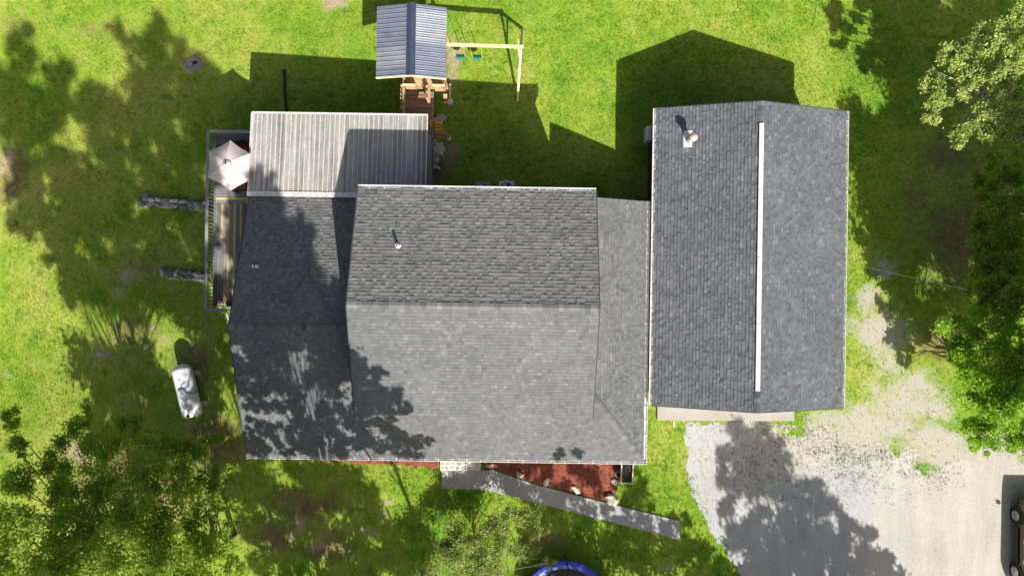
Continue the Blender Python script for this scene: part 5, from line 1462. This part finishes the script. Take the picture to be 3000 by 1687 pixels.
# lower lawn shade
LOW = [(700, 1400), (780, 1400), (860, 1395), (940, 1400), (1030, 1410), (720, 1480), (800, 1470), (880, 1450), (960, 1460), (1050, 1465), (1105, 1545), (1170, 1575), (790, 1540), (930, 1540), (1010, 1560), (1060, 1630), (1130, 1620), (760, 1640), (860, 1650), (960, 1650), (1210, 1640), (1240, 1570), (650, 1340), (700, 1340), (1000, 1670), (1000, 1400), (880, 1510), (740, 1560), (830, 1600), (900, 1590), (720, 1430), (1080, 1680), (650, 1420)]
tree('shade_tree', (-7.0, -20.5), by_shadow([(a_, b_, -.25, LJ.uniform(.7, 1.0)) for a_, b_ in LOW], -18.8), 'leafy oak far below the picture that shades the front lawn', 'leaf_oak', .10, 3.6, 21, .2, clump=.2, group='tall trees south of the house')
WALK = [(1500, 1425, .07, .35), (1560, 1450, .07, .6), (1630, 1475, .07, .7), (1700, 1500, .07, .6), (1770, 1490, .07, .35), (1820, 1530, .07, .6), (1900, 1560, .07, .6), (1960, 1570, .07, .5), (1990, 1530, 0, .45), (1620, 1560, 0, .7), (1700, 1590, 0, .8), (1790, 1600, 0, .8), (1880, 1630, 0, .8), (1960, 1640, 0, .8), (2050, 1650, 0, .8), (2110, 1680, 0, .6), (1560, 1520, 0, .6),
        (1480, 1360, .05, .5), (1560, 1360, .05, .4), (1620, 1390, .05, .5), (1690, 1370, .05, .5), (1740, 1410, .05, .55), (1800, 1370, .05, .5), (1650, 1430, .05, .4), (1870, 1410, 0, .5), (1880, 1470, 0, .5), (1840, 1460, 0, .4), (1640, 1650, 0, .7), (1750, 1670, 0, .7), (1600, 1690, 0, .6), (2010, 1600, 0, .5), (1400, 1640, 0, .4)]
tree('shade_tree', (6.8, -21.0), by_shadow([(a_, b_, c_, d_ * 1.2) for a_, b_, c_, d_ in WALK], -18.6), 'broad oak below the picture that shades the concrete walk', 'leaf_oak', .10, 3.8, 22, .2, clump=.2, group='tall trees south of the house')
DRV = [(2160, 1265, .02, .5), (2210, 1290, .02, .7), (2260, 1330, .02, .6), (2150, 1340, .02, .6), (2200, 1370, .02, .8), (2290, 1390, .02, .7), (2150, 1420, .02, .6), (2230, 1440, .02, .7), (2330, 1440, .02, .7), (2400, 1430, .02, .45), (2130, 1490, .02, .5), (2230, 1520, .02, .5), (2330, 1520, .02, .6), (2430, 1500, .02, .6), (2180, 1580, .02, .8), (2290, 1590, .02, .8), (2390, 1580, .02, .8), (2470, 1560, .02, .6),
       (2540, 1590, .02, .5), (2560, 1560, .02, .3), (2240, 1660, .02, .9), (2350, 1660, .02, .9), (2460, 1650, .02, .8), (2560, 1650, .02, .7), (2610, 1690, .02, .6), (2400, 1720, .02, .9), (2280, 1730, .02, .8), (2520, 1720, .02, .8), (2190, 1700, .02, .7)]
tree('shade_tree', (17.0, -22.5), by_shadow([(a_, b_, c_, d_ * 1.22) for a_, b_, c_, d_ in DRV], -20.5), 'broad oak below the picture that shades the gravel drive', 'leaf_oak', .11, 5.4, 23, .2, clump=.2, group='tall trees south of the house')

# right-hand trees out of the picture
RG1 = [(2640, 60), (2670, 100), (2700, 50), (2640, 180), (2720, 130), (2760, 60), (2800, 120), (2860, 50), (2920, 60), (2690, 220), (2780, 210), (2650, 250), (2960, 130), (2860, 170), (2960, 250), (3000, 300), (2990, 400), (2940, 190), (2700, 300), (2800, 290), (2880, 310), (2950, 350), (3040, 200), (3050, 100), (3040, 330)]
tree('shade_tree', (26.2, 2.6), by_shadow([(a_, b_, 0, LJ.uniform(.95, 1.3)) for a_, b_ in RG1], z=9.5, jit=1.0), 'leafy tree right of the picture that shades the upper right lawn', 'leaf_bright', .12, 5.0, 31, .18, group='trees right of the garage')
RG2 = [(2525, 400), (2560, 450), (2610, 500), (2640, 420), (2690, 480), (2620, 580), (2600, 600), (2680, 610), (2750, 490), (2750, 620), (2690, 700), (2820, 420), (2830, 560), (2880, 490), (2640, 330), (2720, 370), (2600, 390), (2660, 540), (2800, 480), (2720, 560), (2580, 520), (2570, 590), (2620, 450), (2700, 430), (2780, 560), (2660, 620), (2740, 690), (2600, 700), (2640, 740), (2840, 640), (2690, 650), (2500, 380), (2900, 380), (2960, 480), (2920, 600)]
tree('shade_tree', (26.4, -3.0), by_shadow([(a_, b_, 0, LJ.uniform(.95, 1.3)) for a_, b_ in RG2], z=9.0, jit=1.0), 'leafy tree right of the picture that shades the lawn behind the garage', 'leaf_bright', .12, 5.0, 32, .18, group='trees right of the garage')
RG3 = [(2800, 740), (2800, 830), (2860, 700), (2930, 700), (2740, 900), (2830, 920), (2960, 800), (2900, 830)]
tree('shade_tree', (26.6, -8.5), by_shadow([(a_, b_, 0, LJ.uniform(.8, 1.15)) for a_, b_ in RG3], z=8.0, jit=.8), 'leafy tree right of the picture that shades the sandy strip', 'leaf_bright', .11, 4.6, 33, .18, group='trees right of the garage')

# visible trees: lower left woodland edge
VL1 = [(30, 1235, 5.5, .5), (45, 1305, 6, .5), (250, 1225, 3.6, .5), (215, 1290, 4.5, .7), (300, 1320, 5, .9), (390, 1240, 4, .7), (460, 1300, 5, .9), (150, 1360, 5.5, .7), (60, 1420, 6.5, .8), (180, 1440, 6.5, .8), (300, 1420, 6.5, .9), (410, 1400, 7, 1.0), (40, 1520, 7.5, .9), (150, 1530, 7.5, .9), (270, 1530, 7, .9), (370, 1500, 8, 1.0), (20, 1640, 8, .9), (130, 1650, 8, 1.0), (250, 1640, 7.5, 1.0), (360, 1620, 8, 1.1)]
VL2 = [(545, 1330, 4.5, .8), (620, 1290, 3.5, .5), (520, 1420, 6, .9), (610, 1400, 5, .7), (680, 1380, 4, .35), (480, 1520, 7, .9), (580, 1500, 6, .8), (660, 1470, 4.8, .5), (470, 1640, 7.5, 1.1), (580, 1610, 6.5, 1.0), (670, 1580, 5.4, .6), (700, 1650, 5.4, .5), (590, 1235, 3, .25), (560, 1225, 2.6, .18)]
tree('oak_tree', (-17.2, -11.8), by_view(VL1), 'wide dark green oak filling the lower left corner', 'leaf_oak', .066, 3.4, 41, .15, clump=.21, group='oaks at the lower left')
tree('oak_tree', (-13.4, -12.2), by_view(VL2), 'smaller green oak between the lower left corner and the house', 'leaf_oak', .066, 3.0, 42, .13, clump=.21, group='oaks at the lower left')
# thin sapling at the bottom centre
VS_ = [(1330, 1560, 2.4, .42), (1390, 1595, 2.8, .5), (1470, 1545, 2.9, .5), (1535, 1520, 2.9, .38), (1580, 1500, 2.8, .25), (1350, 1650, 2.8, .55), (1440, 1640, 3.1, .6), (1520, 1620, 3, .45), (1290, 1640, 2.4, .5), (1480, 1590, 3.1, .4), (1610, 1650, 2.5, .2), (1410, 1690, 3, .6), (1240, 1690, 2.5, .4), (1300, 1600, 2.2, .4), (1360, 1610, 2.6, .4), (1500, 1500, 2.8, .3), (1560, 1545, 2.9, .35), (1430, 1560, 2.8, .4), (1550, 1590, 2.9, .35)]
tree('sapling', (-1.3, -13.6), by_view([(a_, b_, c_ - .65, d_ * 1.15) for a_, b_, c_, d_ in VS_]), 'thin olive-leaved sapling at the bottom centre beside the trampoline', 'leaf_olive', .05, 2.9, 43, .07, 'pale_bark', limb_r=.022, clump=.3)
# yellowing tree, upper right
VY = [(2880, 170, 5.9, .4), (2840, 205, 5.7, .4), (2900, 140, 6.1, .38), (2960, 150, 6.3, .42), (2962, 275, 6, .45), (2985, 395, 5.6, .4), (2890, 320, 5.6, .38), (2820, 270, 5.6, .35), (2880, 215, 5.9, .35), (2725, 224, 5.4, .48), (2748, 265, 5.5, .5), (2737, 325, 5.3, .42), (2765, 300, 5.3, .3), (2802, 150, 5.8, .52), (2782, 180, 5.8, .35), (2815, 385, 5.2, .5), (2803, 420, 5.1, .35), (2850, 358, 5.5, .4), (2880, 388, 5.4, .45), (2925, 362, 5.4, .5), (2940, 390, 5.3, .35), (2952, 75, 6.2, .5), (2925, 108, 6.2, .4), (2868, 88, 5.9, .3), (2950, 212, 6.2, .5), (2915, 215, 6, .35), (2858, 240, 5.8, .42), (2905, 265, 5.9, .45), (2990, 195, 6.3, .5), (2920, 312, 5.6, .4), (2975, 45, 6.3, .4), (2995, 330, 5.8, .5), (2998, 130, 6.5, .4), (2830, 120, 5.6, .2)]
tree('yellowing_tree', (21.6, 9.2), by_view([(a_, b_, c_ - .75, d_ * 1.12) for a_, b_, c_, d_ in VY]), 'yellowing open-crowned tree with bare grey twigs in the upper right', 'leaf_yellow', .058, 4.6, 44, .09, 'pale_bark', limb_r=.05, clump=.2, aspect=.6)
# green trees, right edge
VR = [(2800, 960, 5.4, .6), (2870, 935, 5.6, .7), (2950, 945, 6, .7), (2790, 1030, 5.2, .35), (2840, 1030, 5.6, .7), (2920, 1030, 6, .8), (2990, 1020, 6.2, .7), (2860, 1110, 5.6, .7), (2940, 1110, 6, .8), (3000, 1110, 6.2, .7), (2840, 1180, 5.2, .5), (2900, 1190, 5.6, .7), (2970, 1190, 6, .7), (2830, 1250, 4.8, .45), (2890, 1265, 5.2, .6), (2960, 1270, 5.6, .7), (2850, 1300, 4.6, .3), (3000, 1290, 5.8, .6), (2900, 1310, 5, .3)]
tree('green_tree', (22.6, -5.0), by_view([(a_, b_, c_ - 1.45, d_ * 1.05) for a_, b_, c_, d_ in VR]), 'bright green leafy tree at the right edge above the car', 'leaf_bright', .07, 4.4, 45, .13, clump=.22, group='green trees at the right edge')
VR2 = [(2960, 600, 3.8, .75), (2880, 660, 3, .6), (2900, 780, 3.6, .7), (2960, 700, 4, .8), (2995, 760, 4.4, .7), (2870, 520, 2.6, .45), (2920, 470, 3, .45), (2985, 500, 3.6, .5), (2880, 840, 3.8, .5), (2940, 880, 4.4, .6), (2995, 900, 4.8, .6), (2900, 560, 2.8, .5), (2960, 520, 3.4, .5), (2850, 860, 3, .4), (2920, 720, 3.2, .6), (2880, 780, 3.5, .5), (2920, 840, 4, .6), (2960, 760, 4, .6), (2990, 680, 4.2, .7), (2900, 880, 4.2, .4), (2985, 850, 4.6, .6), (2870, 720, 3.2, .4), (2940, 640, 3.6, .5), (2990, 580, 4, .5)]
tree('green_tree', (23.2, 0.3), by_view(VR2), 'dark shaded leafy tree at the right edge above the bright green one', 'leaf_oak', .07, 4.2, 46, .1, clump=.24, group='green trees at the right edge')

# leafy plant beside the stone step, shrubs in the bed
def leafy_plant(px, py, r, label, leaf='leaf_bright', n=40, z=.1, size=.09):
    c = W(px, py, z + .1)
    V, T = leaf_cloud([(c.x, c.y, z + .16, r)], size, n / 25.0, .3, int(px), .12)
    o = bulk_mesh('leafy_plant', V, 4, M[leaf], None, T, 'tint', loc=(c.x, c.y, z)); tag(o, label, 'plant')
leafy_plant(1420, 1362, .2, 'light green strappy plant right of the stone step')
leafy_plant(1470, 1348, .14, 'small dark green plant under the front eave in the mulch', 'leaf_oak')

# fallen sticks
for i, (a_, b_, lb) in enumerate((((555, 1015), (580, 1000), 'fallen stick on the lawn above the propane tank'), ((490, 215), (505, 222), 'short pale stick on the lawn near the stump'))):
    p, q_ = Wg(*a_, .03), Wg(*b_, .04); m = MB(); m.tube([p, p.lerp(q_, .5) + Vector((.03, .03, .01)), q_], [.018, .014, .008], 6)
    tag(m.build('fallen_stick', M['pale_bark']), lb, 'stick')

# grass blades over the lawn, weeds over the margin of the gravel
def blades(n, xr, yr, keep, seed, ln=(.05, .10), wd=.013, nb=4):
    rs = np.random.default_rng(seed)
    x = rs.uniform(*xr, n); y = rs.uniform(*yr, n)
    kk = keep(x, y, rs); x = x[kk]; y = y[kk]
    z = terrain(x, y)
    V = []
    for _ in range(nb):
        m_ = len(x); a_ = rs.uniform(0, 2 * np.pi, m_); l_ = rs.uniform(*ln, m_); tl = rs.uniform(.25, 1.1, m_)
        bx = x + rs.normal(0, .03, m_); by = y + rs.normal(0, .03, m_)
        dx, dy = np.cos(a_), np.sin(a_); w_ = wd * rs.uniform(.7, 1.4, m_)
        p0 = np.stack([bx - dy * w_, by + dx * w_, z - .005], -1); p1 = np.stack([bx + dy * w_, by - dx * w_, z - .005], -1)
        p2 = np.stack([bx + dx * l_ * np.sin(tl), by + dy * l_ * np.sin(tl), z + l_ * np.cos(tl)], -1)
        V.append(np.stack([p0, p1, p2], 1))
    return np.concatenate(V)
house_poly = [(LX0 + .3, LSY + .3), (EX - .3, LSY + .3), (EX - .3, UNY - .3), (-3.8, 4.2), (-3.8, 7.2), (DX0, 7.2), (DX0, DYS), (LX0 + .3, DYS)]
gar_poly = [(GX0 + .3, GY0 + .3), (GX1 - .3, GY0 + .3), (GX1 - .3, GY1 - .3), (GX0 + .3, GY1 - .3)]
walk_poly = [(p.x, p.y) for p in wp]; bed_p = [(p.x, p.y) for p in bed]; bed2_p = [(p.x, p.y) for p in bed2]
apr_p = [(a3.x, a3.y), (a2.x, a2.y), (a1.x, a1.y + .5), (a0.x, a0.y + .5)]
def lawn_keep(x, y, rs):
    k_ = ~inside(house_poly, x, y) & ~inside(gar_poly, x, y) & ~inside(walk_poly, x, y) & ~inside(bed_p, x, y) & ~inside(bed2_p, x, y) & ~inside(apr_p, x, y) & (drive_field(x, y) < rs.normal(0.15, .25, len(x)))
    bare = np.maximum(np.maximum(blobs(x, y, DIRT), blobs(x, y, SAND)), .8 * blobs(x, y, LITTER))
    return k_ & (rs.random(len(x)) > np.clip(bare * 1.15, 0, .95))
gv = blades(165000, (-26, 26), (-15.5, 15), lawn_keep, 5)
go = bulk_mesh('grass', gv, 3, M['blade']); go['kind'] = 'stuff'; go['label'] = 'short mown grass blades of the lawn'
gpts = [(2300, 1260, 120, 60, 1), (2420, 1310, 130, 60, 1), (2560, 1330, 150, 50, .9), (2700, 1370, 120, 40, .7), (2480, 1400, 130, 60, .45), (2200, 1350, 90, 90, .5), (2250, 1450, 90, 60, .3), (2030, 1500, 20, 100, .5)]
def weed_keep(x, y, rs):
    nz_ = np.sin(x * 3.7 + 2 * np.sin(y * 2.9)) * np.sin(y * 4.3 + 1.7 * np.sin(x * 2.1)) * .5 + .5
    return (drive_field(x, y) > 0) & (rs.random(len(x)) < blobs(x, y, gpts) * (.15 + .85 * nz_))
wv = blades(24000, (8, 22), (-12, -5.5), weed_keep, 6, (.03, .065), .014, 4); wv[:, :, 2] += .005
wo = bulk_mesh('gravel_weeds', wv, 3, M['weed']); wo['kind'] = 'stuff'; wo['label'] = 'sparse weeds growing through the gravel edge'

# fallen leaves and twig litter on the lawn near the trees
rs = np.random.default_rng(88)
lx = np.concatenate([rs.uniform(-25, -11, 1500), rs.uniform(-12, 8, 900), rs.uniform(14.8, 25, 900)])
ly = np.concatenate([rs.uniform(-14, 9, 1500), rs.uniform(-14.5, -8, 900), rs.uniform(-7, 13, 900)])
kp = lawn_keep(lx, ly, rs); lx = lx[kp]; ly = ly[kp]; n_ = len(lx); lz_ = terrain(lx, ly) + .05
an = rs.uniform(0, 6.28, n_); sz = rs.uniform(.025, .055, n_)
ax = np.stack([np.cos(an) * sz, np.sin(an) * sz, rs.uniform(-.02, .02, n_)], -1); bx = np.stack([-np.sin(an) * sz * .55, np.cos(an) * sz * .55, rs.uniform(-.015, .015, n_)], -1)
cc = np.stack([lx, ly, lz_], -1)
t = NT('dead_leaf')
M['dead_leaf'] = t.pbr(t.ramp(t.attr('tint'), [(0.0, (0.16, 0.085, 0.04)), (0.6, (0.36, 0.24, 0.12)), (1.0, (0.55, 0.46, 0.30))]), 0.8, 0, None, 0.2)
fl = bulk_mesh('fallen_leaves', np.stack([cc - ax, cc + bx, cc + ax, cc - bx], 1), 4, M['dead_leaf'], None, rs.random(n_), 'tint')
fl['kind'] = 'stuff'; fl['label'] = 'dead brown leaves scattered on the grass under the trees'
